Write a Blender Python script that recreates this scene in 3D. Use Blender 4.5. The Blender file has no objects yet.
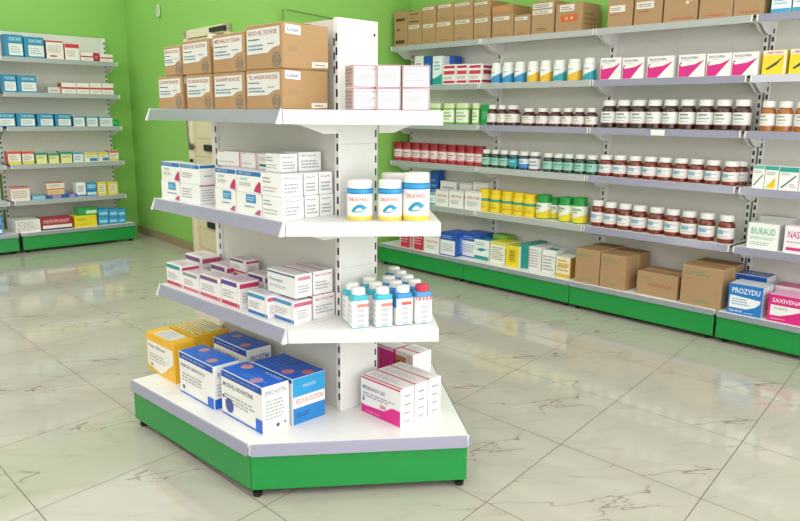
import bpy, bmesh, math, random
from mathutils import Matrix, Vector
C = bpy.context.scene.collection
random.seed(7)
PI = math.pi

# ------------------------------------------------------------------ materials
def lin(hx):
    hx = hx.lstrip('#'); out = []
    for i in (0, 2, 4):
        c = int(hx[i:i+2], 16) / 255
        out.append(c / 12.92 if c <= .04045 else ((c + .055) / 1.055) ** 2.4)
    return tuple(out) + (1,)
MATS = {}
def mat(hx, rough=.45, coat=0, metal=0, var=.05, scale=14):
    key = (hx, rough, coat, metal)
    if key in MATS: return MATS[key]
    m = bpy.data.materials.new('surface_' + hx.strip('#')); m.use_nodes = True
    nt = m.node_tree; b = nt.nodes['Principled BSDF']
    tc = nt.nodes.new('ShaderNodeTexCoord'); nz = nt.nodes.new('ShaderNodeTexNoise')
    nz.inputs['Scale'].default_value = scale; nz.inputs['Detail'].default_value = 3
    nt.links.new(tc.outputs['Object'], nz.inputs['Vector'])
    mx = nt.nodes.new('ShaderNodeMix'); mx.data_type = 'RGBA'
    c = lin(hx)
    mx.inputs[6].default_value = tuple(v * (1 - var) for v in c[:3]) + (1,)
    mx.inputs[7].default_value = tuple(min(1, v * (1 + var)) for v in c[:3]) + (1,)
    nt.links.new(nz.outputs['Fac'], mx.inputs[0]); nt.links.new(mx.outputs[2], b.inputs['Base Color'])
    b.inputs['Roughness'].default_value = rough; b.inputs['Metallic'].default_value = metal
    b.inputs['Coat Weight'].default_value = coat; b.inputs['Coat Roughness'].default_value = .12
    MATS[key] = m; return m
CARD, PRINT, PLAST, PAINT = .6, .38, .28, .35

class MB:
    """collects faces with materials and links them as one mesh object"""
    def __init__(s): s.v = []; s.f = []; s.m = []; s.mats = []; s.sm = []
    def mi(s, m):
        if m not in s.mats: s.mats.append(m)
        return s.mats.index(m)
    def face(s, pts, m, smooth=False):
        n = len(s.v); s.v += [tuple(p) for p in pts]; s.f.append(list(range(n, n + len(pts)))); s.m.append(s.mi(m)); s.sm.append(smooth)
    def grid(s, rows, m, closed=True, smooth=True):
        """rows: list of rings of points; m: material or f(i,j)"""
        n = len(s.v); k = len(rows[0])
        for r in rows: s.v += [tuple(p) for p in r]
        for i in range(len(rows) - 1):
            for j in range(k if closed else k - 1):
                j2 = (j + 1) % k
                s.f.append([n + i*k + j, n + i*k + j2, n + (i+1)*k + j2, n + (i+1)*k + j])
                s.m.append(s.mi(m(i, j) if callable(m) else m)); s.sm.append(smooth)
    def box(s, x0, x1, y0, y1, z0, z1, m, bev=0, facemats=None):
        fm = facemats or {}
        b = min(bev, (x1-x0)*.2, (y1-y0)*.2, (z1-z0)*.2)
        bm = bmesh.new(); bmesh.ops.create_cube(bm, size=1)
        for v in bm.verts: v.co = Vector((x0 + (v.co.x+.5)*(x1-x0), y0 + (v.co.y+.5)*(y1-y0), z0 + (v.co.z+.5)*(z1-z0)))
        if b > 0: bmesh.ops.bevel(bm, geom=list(bm.edges), offset=b, segments=1, affect='EDGES')
        bm.normal_update()
        for f in bm.faces:
            n = f.normal; k = None
            if n.y < -.9: k = 'f'
            elif n.y > .9: k = 'k'
            elif n.x > .9: k = 'r'
            elif n.x < -.9: k = 'l'
            elif n.z > .9: k = 't'
            s.face([v.co[:] for v in f.verts], fm.get(k, m))
        bm.free()
    def prism(s, poly, z0, z1, m, mtop=None):
        a = sum(poly[i][0]*poly[(i+1) % len(poly)][1] - poly[(i+1) % len(poly)][0]*poly[i][1] for i in range(len(poly)))
        if a < 0: poly = poly[::-1]
        s.face([(x, y, z1) for x, y in poly], mtop or m); s.face([(x, y, z0) for x, y in poly[::-1]], m)
        for i in range(len(poly)):
            p, q = poly[i], poly[(i+1) % len(poly)]
            s.face([(p[0], p[1], z0), (q[0], q[1], z0), (q[0], q[1], z1), (p[0], p[1], z1)], m)
    def extr(s, prof, axis, a0, a1, m):
        """prof: 2D outline in the plane normal to axis ('x': (y,z), 'y': (x,z)), extruded from a0 to a1"""
        def P(p, a): return (a, p[0], p[1]) if axis == 'x' else (p[0], a, p[1])
        s.face([P(p, a0) for p in prof], m); s.face([P(p, a1) for p in prof[::-1]], m)
        for i in range(len(prof)):
            p, q = prof[i], prof[(i+1) % len(prof)]
            s.face([P(p, a0), P(p, a1), P(q, a1), P(q, a0)], m)
    def build(s, name, parent=None, loc=(0, 0, 0), rz=0, sharp=None, merge=True):
        me = bpy.data.meshes.new(name); me.from_pydata(s.v, [], s.f)
        for m in s.mats: me.materials.append(m)
        me.polygons.foreach_set('material_index', s.m); me.polygons.foreach_set('use_smooth', s.sm)
        if sharp is not None: me.set_sharp_from_angle(angle=math.radians(sharp))
        me.update()
        o = bpy.data.objects.new(name, me); C.objects.link(o); o.parent = parent; o.location = loc; o.rotation_euler = (0, 0, rz)
        return o
def fixn(o):
    bm = bmesh.new(); bm.from_mesh(o.data); bmesh.ops.remove_doubles(bm, verts=bm.verts, dist=1e-5)
    bmesh.ops.recalc_face_normals(bm, faces=bm.faces); bm.to_mesh(o.data); bm.free(); return o
def empty(name, loc, rz=0):
    o = bpy.data.objects.new(name, None); o.empty_display_size = .05; C.objects.link(o); o.location = loc; o.rotation_euler = (0, 0, rz); return o
def tag(o, label, cat, group=None):
    o['label'] = label; o['category'] = cat
    if group: o['group'] = group
    return o
def struct(o): o['kind'] = 'structure'; return o

# ------------------------------------------------------------------ lettering
TXT = {}
def glyphs(s):
    if s in TXT: return TXT[s]
    cu = bpy.data.curves.new('lettering', 'FONT'); cu.body = s; cu.resolution_u = 2; cu.offset = .012
    o = bpy.data.objects.new('lettering', cu); C.objects.link(o)
    me = o.to_mesh(); vs = [v.co[:2] for v in me.vertices]; fs = [list(p.vertices) for p in me.polygons]
    o.to_mesh_clear(); bpy.data.objects.remove(o); bpy.data.curves.remove(cu)
    x0 = min(v[0] for v in vs); x1 = max(v[0] for v in vs); y0 = min(v[1] for v in vs); y1 = max(v[1] for v in vs)
    TXT[s] = ([((v[0]-x0)/(x1-x0), (v[1]-y0)/(y1-y0)) for v in vs], fs); return TXT[s]

# ------------------------------------------------------------------ printed boxes
# a design is (base colours per face, list of print marks)
W_ = '#f2f1ee'
def R(f, u0, v0, u1, v1, c): return ('p', f, [(u0, v0), (u1, v0), (u1, v1), (u0, v1)], c)
def Pg(f, pts, c): return ('p', f, pts, c)
def L(f, u0, v0, u1, v1, n, c='#a2a5aa'): return ('l', f, u0, v0, u1, v1, n, c)
def T(f, u0, v0, u1, v1, s, c): return ('t', f, u0, v0, u1, v1, s, c)
def O(f, u, v, r, c): return ('o', f, u, v, r, c)
D = {}
D['cartonA'] = (dict(_='#a8865f'), [R('f', .15, .72, .8, .8, '#4a3320'), R('f', .2, .45, .45, .5, '#4a3320'), R('f', .12, .08, .8, .18, '#4a3320'), R('t', 0, .47, 1, .53, '#c9a877')])
D['cartonB'] = (dict(_='#aa8861'), [R('f', .06, .74, .82, .9, '#d9d3c6'), L('f', .1, .77, .75, .87, 2, '#5b5148'), L('f', .2, .1, .8, .16, 1, '#7a5a38'), R('t', 0, .47, 1, .53, '#c9a877')])
D['cartonFlap'] = (dict(_='#a8835a'), [R('f', .05, .35, .8, .8, '#c4824e'), R('t', .1, .1, .9, .9, '#8a643d')])
D['cartonTall'] = (dict(_='#aa8861'), [R('f', .05, .78, .92, .93, '#dcd8cf'), R('f', .05, .6, .92, .73, '#dcd8cf'), L('f', .1, .8, .85, .91, 2, '#5b5148'), L('f', .1, .62, .85, .71, 2, '#7d7468'), L('f', .25, .1, .8, .2, 2, '#84603a')])
D['cartonRed'] = (dict(_='#aa8760'), [R('f', .15, .72, .7, .95, '#e0d9cc'), L('f', .2, .76, .65, .9, 2, '#6b6258'), R('f', .2, .36, .84, .6, '#c9622f'), O('f', .42, .47, .012, '#e9a27a'), O('f', .62, .47, .012, '#e9a27a'), L('f', .2, .3, .7, .34, 1, '#d98a5c'), L('r', .1, .2, .8, .7, 3, '#8f6b45')])
D['cartonC'] = (dict(_='#ac8a64'), [R('f', .08, .42, .7, .6, '#e3ddd0'), L('f', .12, .46, .65, .56, 2, '#6b6258'), L('f', .12, .32, .7, .38, 1, '#c2542f'), L('f', .1, .08, .9, .13, 1, '#c98a58')])
D['cartonSide'] = (dict(_='#ac8a64'), [O('f', .7, .45, .01, '#e6dfd0'), O('f', .8, .5, .007, '#e6dfd0'), L('f', .25, .06, .95, .11, 1, '#c2542f'), L('f', .3, .13, .9, .15, 1, '#cf8b62')])
D['cartonG'] = (dict(_='#ad8c66', t='#937250'), [L('f', .08, .76, .72, .88, 2, '#5f8f6a'), L('f', .1, .66, .3, .7, 1, '#a86a44'), L('f', .35, .08, .8, .17, 2, '#6c9a70'), R('t', 0, .44, 1, .56, '#c2a069'), R('r', .44, .6, .56, 1, '#c2a069')])
D['cartonLow'] = (dict(_='#ad8c66', t='#937250'), [T('f', .28, .42, .85, .54, 'AUTEOLA', '#b4503a'), L('f', .1, .72, .4, .8, 1, '#6c9a70'), R('t', 0, .44, 1, .56, '#c2a069')])
D['bluewhite'] = (dict(_='#e9f1f4', l='#3aa0cf'), [R('f', 0, 0, 1, .16, '#2f9fc6'), L('f', .12, .3, .85, .6, 3, '#6fa4c4'), R('f', 0, .84, 1, 1, '#58b3d4')])
D['whiteblue'] = (dict(_=W_), [R('f', 0, 0, 1, .15, '#2a7fc4'), L('f', .15, .35, .85, .8, 4, '#6d8fb8')])
D['blue'] = (dict(_='#1f5bb5'), [L('f', .15, .3, .8, .8, 3, '#7ba4dd'), R('f', .1, .1, .9, .2, '#184a98')])
D['tealfoot'] = (dict(_='#e4eef0'), [Pg('f', [(0, 0), (1, 0), (1, .4), (.5, .28), (0, .22)], '#1e9c95'), L('f', .15, .5, .85, .85, 3, '#7ba7b0')])
D['pinkstripe'] = (dict(_='#f1ecec', r='#f1ecec'), [R('f', .08, .8, .92, .93, '#c2274f'), R('f', .08, .07, .92, .19, '#c2274f'), R('f', .08, .5, .92, .68, '#c83a5c'), L('f', .1, .26, .9, .42, 2, '#9a8f94'), R('r', 0, .08, 1, .2, '#b02148'), R('r', .1, .5, .9, .7, '#b02148'), R('r', .1, .8, .9, .92, '#b02148'), R('l', 0, 0, .1, 1, '#c2274f')])
D['magentatri'] = (dict(_=W_, l='#e9dfe6'), [Pg('f', [(.03, .02), (.42, .02), (1, .75), (.62, .56), (.12, .48), (.03, .62)], '#d81b84'), T('f', .1, .8, .72, .91, 'ROLOVEN', '#4e4a78'), R('f', .1, .73, .5, .75, '#c9b9cc'), O('f', .1, .62, .006, '#6a62a5'), R('t', .1, .1, .9, .9, '#ece8ec')])
D['yellowslash'] = (dict(_='#f0d62c', t=W_), [R('f', 0, .8, 1, 1, '#f3e9d8'), T('f', .12, .84, .85, .95, 'LEMAVERA', '#b4467a'), Pg('f', [(.15, .24), (.25, .2), (.6, .4), (.9, .75), (.55, .5)], '#2c4a46'), R('f', .9, 0, 1, 1, '#f4efe0')])
D['whitegreen'] = (dict(_=W_), [R('f', 0, .84, 1, 1, '#6fbcae'), Pg('f', [(.1, .12), (.2, .1), (.9, .55), (.88, .62)], '#2f7f74'), L('f', .12, .65, .8, .78, 2)])
D['yellowtri'] = (dict(_=W_), [R('f', 0, .82, 1, 1, '#2aa59b'), Pg('f', [(.08, .05), (.8, .05), (.8, .5)], '#ecc81e'), L('f', .12, .6, .8, .76, 2)])
D['whiteteal'] = (dict(_=W_), [R('f', 0, .78, 1, 1, '#25a094'), Pg('f', [(.1, .1), (.18, .07), (.9, .62), (.85, .66)], '#2a6f7c'), L('f', .1, .64, .6, .74, 2), L('f', .55, .12, .92, .3, 2)])
D['greenjar'] = (dict(_='#86b94a'), [R('f', 0, .82, 1, 1, '#dfe6c8'), R('f', .14, .1, .86, .66, '#eff3e6'), L('f', .2, .2, .8, .6, 4, '#7d9a63'), R('t', 0, 0, 1, 1, '#dfe6c8'), R('r', 0, .82, 1, 1, '#dfe6c8')])
D['green'] = (dict(_='#1f9a52'), [L('f', .2, .3, .8, .7, 3, '#7ccf9b')])
D['whitered'] = (dict(_='#eeecea'), [T('f', .15, .58, .9, .72, 'NEUTAR', '#c63a4c'), L('f', .15, .2, .85, .45, 3), R('r', .1, .55, .9, .7, '#c98790'), R('f', 0, .93, 1, 1, '#e3c9c9')])
D['greentext'] = (dict(_='#f1f5f0', l='#9ed3b4'), [T('f', .12, .56, .9, .82, 'BIURAUD', '#5fb58c'), L('f', .1, .36, .92, .48, 2, '#8fc3a8'), L('f', .1, .12, .85, .28, 2, '#b4b9b4')])
D['magentatext'] = (dict(_='#f5eff3', l='#6d6568'), [T('f', .12, .55, 1, .82, 'NASILAD', '#c2298a'), L('f', .1, .36, .92, .46, 1, '#b4a9b0'), R('f', .1, .08, .9, .2, '#d23a80')])
D['greybox'] = (dict(_='#c9cac6'), [R('f', .06, .1, .94, .85, '#d9d9d4'), T('f', .2, .3, .75, .6, 'BIUTAIR', '#6a6f70')])
D['redbox'] = (dict(_='#c22a4c', r='#ead6d9'), [L('f', .1, .3, .9, .8, 3, '#eba6b2'), R('f', 0, 0, .12, 1, '#e6c7cb')])
D['bluebig'] = (dict(_='#1f52ad'), [R('f', .02, .05, .96, .68, '#e8ecef'), L('f', .1, .2, .85, .55, 4), L('f', .1, .75, .8, .9, 2, '#8fb1e6'), R('r', .2, .1, .8, .9, '#2b62c0'), L('r', .3, .2, .7, .8, 6, '#a9c2ec'), L('t', .1, .2, .9, .8, 3, '#3a73cf')])
D['tealbot'] = (dict(_='#e9efee', t='#2f8f8a'), [R('f', 0, 0, 1, .2, '#27958a'), Pg('f', [(.1, .5), (.5, .6), (.9, .55), (.5, .42)], '#2f8f9a'), L('f', .1, .7, .9, .9, 2)])
D['yellowtop'] = (dict(_='#f0eedd', t='#dfd32c'), [R('f', 0, .88, 1, 1, '#dfd32c'), L('f', .08, .15, .92, .8, 6, '#8f9088')])
D['yellowfront'] = (dict(_='#ecd522', r='#f0eee0', t='#9fb531'), [R('f', .2, .2, .8, .85, '#d9bd18'), L('f', .28, .3, .72, .8, 5, '#6b5a14')])
D['teal'] = (dict(_='#1b8f84'), [])
D['whitestack'] = (dict(_='#e9e8e4', t='#d3d3cf'), [L('f', .05, .1, .95, .92, 7, '#a9a7a4'), L('r', .05, .1, .95, .92, 7, '#a9a7a4')])
D['whitestack2'] = (dict(_='#ecebe8', t='#d5dbd6'), [L('f', .08, .1, .92, .8, 5, '#9d9a98'), R('t', .1, .15, .9, .6, '#1d7f78')])
D['gold'] = (dict(_='#ece3c6', r='#c79a3c', t='#cfd6c6'), [R('f', 0, 0, 1, .18, '#dcb33a'), L('f', .1, .3, .9, .9, 4, '#c29a3a'), R('f', .1, .55, .9, .68, '#e0bd62')])
D['greentopbox'] = (dict(_='#7fae3a', t='#3f9150'), [L('f', .1, .3, .9, .8, 2, '#e5edc9')])
D['prozydu'] = (dict(_='#2079c8', t='#c9d2dc', r='#e4e9f0'), [T('f', .1, .7, .92, .88, 'PROZYDU', '#f0f5fa'), Pg('f', [(.05, .2), (.55, .2), (.8, .3), (.95, .45), (.95, .55), (.05, .62)], '#eef2f4'), L('f', .12, .3, .7, .55, 3, '#8fa9c9'), T('f', .06, .06, .45, .14, 'FIELD MUND', '#e2ecf6'), L('f', .5, .05, .8, .1, 1, '#d0e0f2'), L('r', .1, .2, .9, .8, 4, '#b9c4d4')])
D['bluetop'] = (dict(_='#e2e7ee', t='#1d55a8'), [R('f', 0, .8, 1, 1, '#1d55a8'), T('t', .15, .3, .9, .7, 'CARDALE', '#b9d0f0')])
D['saxivena'] = (dict(_='#d6247f', t='#dfa6c2', r='#f0e6ec'), [T('f', .12, .72, .95, .88, 'SAXIVENA', '#f7e3ee'), Pg('f', [(.08, .22), (.4, .24), (.7, .36), (.98, .5), (.98, .62), (.08, .62)], '#f2eff0'), T('f', .2, .46, .6, .55, 'POBITIL', '#8f9aa8'), L('f', .12, .08, .6, .15, 1, '#f2b9d4')])
D['magentaback'] = (dict(_='#e9d6df', t='#cf2f7c'), [L('t', .1, .2, .9, .8, 3, '#e48db5')])
# left wall
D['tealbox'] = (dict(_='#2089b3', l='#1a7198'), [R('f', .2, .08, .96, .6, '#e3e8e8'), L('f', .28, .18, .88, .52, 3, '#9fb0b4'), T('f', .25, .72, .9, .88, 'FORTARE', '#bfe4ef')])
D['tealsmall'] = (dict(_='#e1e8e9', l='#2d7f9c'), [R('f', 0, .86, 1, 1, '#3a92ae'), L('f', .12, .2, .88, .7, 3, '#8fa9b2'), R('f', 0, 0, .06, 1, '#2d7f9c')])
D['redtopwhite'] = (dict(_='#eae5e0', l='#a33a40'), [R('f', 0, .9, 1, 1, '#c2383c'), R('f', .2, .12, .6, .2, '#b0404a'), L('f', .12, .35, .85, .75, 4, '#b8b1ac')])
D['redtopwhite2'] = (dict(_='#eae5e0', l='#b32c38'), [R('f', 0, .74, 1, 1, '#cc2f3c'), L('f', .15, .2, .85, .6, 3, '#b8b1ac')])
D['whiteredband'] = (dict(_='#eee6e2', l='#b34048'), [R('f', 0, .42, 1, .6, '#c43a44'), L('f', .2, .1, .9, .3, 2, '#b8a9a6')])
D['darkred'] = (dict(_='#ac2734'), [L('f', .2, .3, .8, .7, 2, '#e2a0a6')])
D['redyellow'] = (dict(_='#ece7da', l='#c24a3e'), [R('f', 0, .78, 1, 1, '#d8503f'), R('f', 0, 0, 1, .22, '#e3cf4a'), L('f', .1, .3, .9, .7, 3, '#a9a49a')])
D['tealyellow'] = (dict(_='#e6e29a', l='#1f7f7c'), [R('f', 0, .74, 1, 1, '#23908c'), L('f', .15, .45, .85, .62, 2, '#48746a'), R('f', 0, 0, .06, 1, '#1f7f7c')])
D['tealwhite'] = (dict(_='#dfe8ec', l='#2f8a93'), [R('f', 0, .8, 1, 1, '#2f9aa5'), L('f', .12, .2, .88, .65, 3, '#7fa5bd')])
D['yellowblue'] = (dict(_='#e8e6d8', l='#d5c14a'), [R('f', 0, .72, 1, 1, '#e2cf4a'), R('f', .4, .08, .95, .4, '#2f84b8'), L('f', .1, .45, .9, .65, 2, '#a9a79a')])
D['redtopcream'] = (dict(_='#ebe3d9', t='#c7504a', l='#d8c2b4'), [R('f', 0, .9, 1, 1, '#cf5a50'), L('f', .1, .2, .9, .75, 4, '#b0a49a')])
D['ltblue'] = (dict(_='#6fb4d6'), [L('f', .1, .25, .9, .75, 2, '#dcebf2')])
D['bluered'] = (dict(_='#2a5fb4'), [R('f', .3, .15, .75, .85, '#b4a4c4'), L('f', .35, .3, .7, .7, 1, '#c2506a')])
D['orange'] = (dict(_='#e8c490', t='#cf7a4a'), [R('f', 0, .8, 1, 1, '#cf7a4a'), L('f', .1, .2, .9, .6, 2, '#c29a74')])
D['bluewhite2'] = (dict(_='#2b86c8', t='#8fb9d8'), [R('f', .04, .55, .96, .9, '#5fb0e0'), L('f', .12, .6, .88, .85, 2, '#d5e9f6'), R('f', .04, .1, .96, .3, '#d6e6f0')])
D['yellowwhite'] = (dict(_='#e6cf4a', t='#e6e0b8'), [R('f', .14, .15, .86, .85, '#ebe6cf'), L('f', .22, .25, .78, .78, 4, '#b8b08a')])
D['maroon'] = (dict(_='#9f2a38'), [R('f', 0, 0, 1, .12, '#2c2448'), R('f', .04, .13, .97, .4, '#e9e3e3'), L('f', .05, .55, .95, .85, 2, '#d9909a'), T('f', .1, .66, .9, .86, 'MORATEX CLAVER', '#e8b0b4')])
D['yellowbox'] = (dict(_='#e8d31f'), [L('f', .12, .55, .6, .8, 2, '#5f8f3a'), L('f', .1, .15, .9, .3, 1, '#b5a41c')])
D['greenbox'] = (dict(_='#2a9a4c'), [R('f', .4, .2, .95, .65, '#cfe6d2'), L('t', .1, .2, .9, .8, 3, '#5fb97c')])
D['cyanbox'] = (dict(_='#3aa0d6', t='#2a84ba'), [R('f', .08, .3, .92, .62, '#8fcdec'), L('f', .12, .36, .88, .56, 2, '#e2f2fa'), R('f', 0, 0, 1, .08, '#2a80b8')])
# gondola
D['swoosh'] = (dict(_=W_, t='#dfe2e6'), [R('f', 0, .78, 1, 1, '#2b6fb4'), T('f', .1, .83, .6, .95, 'METILDO', '#a9cbe8'), Pg('f', [(.7, .1), (.98, .04), (.98, .5), (.92, .58), (.78, .34)], '#c02f6c'), R('f', .15, .56, .45, .68, '#b9d2cf'), L('f', .12, .3, .6, .48, 2), R('r', 0, .82, 1, 1, '#2b6fb4'), L('r', .15, .3, .85, .5, 1, '#8d94b8')])
D['swoosh0'] = (dict(_=W_), [R('f', .4, .55, .8, .95, '#4592c8'), L('f', .45, .64, .75, .86, 2, '#bcdcf0'), Pg('f', [(.72, .06), (.95, .02), (.98, .28), (.88, .26)], '#b8527c'), L('f', .35, .32, .85, .44, 1, '#4f7fb0'), L('r', .12, .15, .88, .9, 4), R('r', 0, .92, 1, 1, '#cf7f9c')])
D['plainblue'] = (dict(_='#f3f3f3', t='#dfe2e6'), [R('f', 0, .8, 1, 1, '#2b6fb4'), T('f', .05, .84, .75, .96, 'NOVOTRAMINE', '#a9cbe8'), L('f', .1, .3, .7, .6, 3), R('r', 0, .84, 1, 1, '#2b6fb4'), L('r', .3, .4, .85, .5, 1, '#6a74a8')])
D['plainblue0'] = (dict(_='#f3f3f3'), [L('f', .1, .25, .7, .8, 4), L('r', .1, .15, .9, .8, 5, '#b4b0b8'), R('r', 0, .92, 1, 1, '#c87f9f')])
D['plainlines'] = (dict(_='#f4f4f4', t='#e3e3e3'), [L('f', .06, .55, .5, .86, 2, '#9c9ca0'), L('f', .06, .15, .8, .45, 2, '#bebec2'), T('r', .12, .76, .75, .86, 'Metogardil', '#8f9196'), L('r', .1, .15, .9, .62, 3, '#a9abb0')])
D['plainpink'] = (dict(_='#f1eeee', r='#e9d5d8', t='#d9d6d4'), [R('f', 0, .9, .3, 1, '#e3a9b4'), L('f', .1, .2, .85, .4, 1, '#c9c0c2'), R('f', .94, 0, 1, 1, '#c46a84')])
D['greenbar'] = (dict(_='#ebebe8', t='#d6d6d2'), [R('f', .1, .18, .9, .34, '#3f6f5c'), L('f', .1, .55, .85, .8, 2, '#a9aba6')])
D['pinkedge'] = (dict(_='#f7f5f6', l='#c9b2b2', t='#e6cfd6', r='#c04a7c'), [R('f', 0, 0, .045, 1, '#8f1c4c'), R('f', .955, 0, 1, 1, '#8f1c4c'), R('f', 0, .95, 1, 1, '#c24a7c'), R('f', 0, 0, 1, .045, '#8f1c4c'), T('f', .12, .78, .9, .88, 'EPROVA DUX', '#a3a0b4'), L('f', .1, .3, .9, .7, 4, '#b9b9be'), L('f', .3, .1, .9, .22, 2, '#c9a9b6'), L('l', .1, .1, .9, .9, 5, '#a58f8f')])
def pb(top, foot, side='#c93560', lid=None):
    return (dict(_='#f2f0f0', t=lid or '#e6dfe2'), [R('f', 0, .78, .86, .95, top), R('f', 0, .02, 1, .17, foot), L('f', .08, .3, .75, .62, 3, '#a9a9b0'), R('r', 0, .76, 1, .93, side), L('r', .15, .2, .85, .62, 4, '#b4b0b4'), R('l', 0, .78, 1, .95, top), L('t', .1, .2, .9, .8, 4, '#c9a9bc'), R('f', .88, 0, .9, 1, '#e3d9dc')])
D['pbTeal'] = pb('#2b8fa0', '#c23a5a'); D['pbLow'] = pb('#8a9aa0', '#d06a80', '#e3dfe0'); D['pbPurple'] = pb('#7a4a80', '#c8506f', '#cf4a72')
D['pbViolet'] = pb('#5a3fa0', '#c92f5c', '#cf3a6c', '#d9c2d4'); D['pbBlue'] = pb('#3f94c4', '#2b72b4', '#d0607f', '#dfe2ea'); D['pbPink'] = pb('#c9486f', '#d02f68', '#d8407a')
D['pbEnd'] = (dict(_='#f4f2f2', t='#ead6dc'), [T('r', .1, .78, .92, .88, 'MUCOVALTEM', '#d0708f'), L('r', .1, .2, .9, .6, 3, '#a9adb4'), R('f', 0, .9, 1, .96, '#c23a5a'), R('t', 0, .45, 1, .52, '#b03a54')])
D['pbWide'] = (dict(_='#eef0f0', t='#e3dde0'), [R('f', 0, .86, 1, .93, '#4a567c'), T('f', .08, .52, .55, .68, 'Noreatin', '#7a9aa0'), L('f', .08, .25, .75, .4, 2, '#a5b4b4'), R('r', .15, .74, .88, .88, '#d98aa4'), L('r', .12, .2, .9, .55, 3, '#a9adb4'), R('t', 0, .8, 1, .9, '#b03a54')])
D['yellowbig'] = (dict(_='#f0b82a', t='#f0b82a'), [Pg('f', [(.03, .14), (.5, .06), (.62, .14), (.95, .46), (.95, .8), (.03, .8)], '#f2efe9'), T('f', .06, .62, .68, .74, 'Vitap Siliocar', '#6a665c'), L('f', .1, .3, .8, .52, 3, '#b4afa4'), O('f', .18, .2, .009, '#8a8f94'), R('t', .2, .08, .8, .92, '#e6e3dc'), L('t', .25, .15, .75, .85, 6, '#a8b0b8')])
D['yellowbig2'] = (dict(_='#e8b428', t='#d8ab2f'), [L('t', .05, .1, .95, .9, 7, '#f0e4bf'), R('t', .1, .55, .9, .9, '#e3dcc4'), L('t', .12, .6, .88, .86, 3, '#a59c84')])
BL = '#1868d6'
D['bluepanel'] = (dict(_='#f3f3f1', t=BL), [R('f', 0, .84, 1, 1, '#134cae'), L('f', .1, .88, .9, .95, 1, '#86aee6'), T('f', .05, .66, .74, .74, 'PRIPLEX MAROX II', '#7c7f86'), L('f', .08, .32, .8, .55, 3, '#b0b0b2'), O('f', .12, .18, .01, '#3a4a6a'), R('f', 0, 0, 1, .05, BL), R('f', .82, 0, 1, .26, BL), R('r', 0, .88, 1, 1, '#eef2f4'), T('r', .15, .7, .9, .84, 'PROSTIM', '#5c8ac8'), L('r', .1, .3, .9, .6, 4, '#b9bcc2'), R('r', 0, 0, 1, .24, BL), O('t', .75, .3, .024, '#c78f96'), O('t', .25, .68, .024, '#c78f96'), L('t', .35, .2, .6, .9, 3, '#4d8ae0')])
D['bluelogo'] = (dict(_='#f3f3f1', t='#1868d6'), [R('f', 0, .84, 1, 1, '#134cae'), L('f', .1, .88, .9, .95, 1, '#5c86d0'), T('f', .05, .65, .78, .75, 'MODVIL NOVATINE', '#74777e'), L('f', .08, .3, .85, .52, 3, '#b0b0b2'), O('f', .2, .26, .03, '#3f4f9a'), O('f', .06, .42, .007, '#22306a'), R('f', 0, 0, 1, .05, BL), R('f', .84, 0, 1, .3, BL), T('r', .1, .8, .9, .9, 'EPROVOTIN', '#8f9298'), L('r', .1, .28, .92, .72, 6, '#b4b6ba'), O('r', .55, .13, .008, '#55585e'), O('r', .82, .15, .006, '#8a8d92'), O('t', .72, .25, .026, '#cf8f92'), O('t', .2, .72, .026, '#cf8f92'), L('t', .4, .15, .9, .4, 2, '#5d95e6'), T('t', .55, .78, .95, .92, 'ANSEL', '#a9c4ec')])
D['bluecyan'] = (dict(_='#ebeef0', t='#1a5cc8', r='#2a9fdc'), [R('f', 0, .9, 1, 1, '#1a4aa0'), R('r', 0, .36, 1, .6, '#f0f2f3'), T('r', .1, .44, .92, .55, 'RESOLVE DUCTION', '#d0747c'), R('r', 0, 0, 1, .36, '#2482cc'), T('r', .1, .15, .5, .25, 'DOLGET', '#2b4a9f'), T('r', .3, .77, .7, .84, 'ANODOR', '#bfe6fa'), O('t', .9, .6, .024, '#cf6f7a'), O('t', .7, .25, .026, '#c77f92'), L('t', .1, .2, .6, .8, 4, '#4a7fd4'), R('t', .47, 0, .49, 1, '#174592')])
D['pinkwhite'] = (dict(_='#f4f1f2', t='#f0e6ea', r='#f6f6f6'), [R('f', 0, .93, 1, .975, '#c9445f'), Pg('f', [(0, 0), (1, 0), (1, .42), (.78, .42), (.6, .26), (.1, .22), (0, .25)], '#dd1f8c'), T('f', .05, .66, .62, .76, 'MEDIKANOV GEF', '#6f7f92'), L('f', .06, .46, .9, .6, 2, '#9aa3ac'), R('f', .06, .34, .1, .44, '#4a6f78'), R('f', .5, .3, .64, .4, '#d0a09a'), L('f', .15, .07, .55, .13, 1, '#f2a0d0'), R('t', 0, .03, 1, .16, '#c9566f'), L('t', .1, .4, .9, .8, 3, '#c3c9d4')] + [x for k in range(4) for x in (R('r', .25, .12+.22*k, .7, .15+.22*k, '#8f8f94'), R('r', 0, .22+.22*k, 1, .225+.22*k, '#d4d2d4'))])
D['magentaplain'] = (dict(_='#df1f90', l='#7d3a5c', t='#e6dfe6'), [R('f', .08, 0, .14, 1, '#e884bc'), R('f', 0, .9, 1, 1, '#eec9dc')])
D['orangewhite'] = (dict(_='#f2eaea', t='#f0e3e6', r='#f6f6f6'), [R('f', .02, .1, .62, .85, '#d07a4a'), L('f', .06, .2, .58, .75, 4, '#8f3f3a'), R('f', .7, .05, 1, .95, '#eec6cc'), R('t', 0, .3, 1, .4, '#c9566f'), L('t', .1, .5, .9, .9, 3, '#a9c4d4')])

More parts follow.
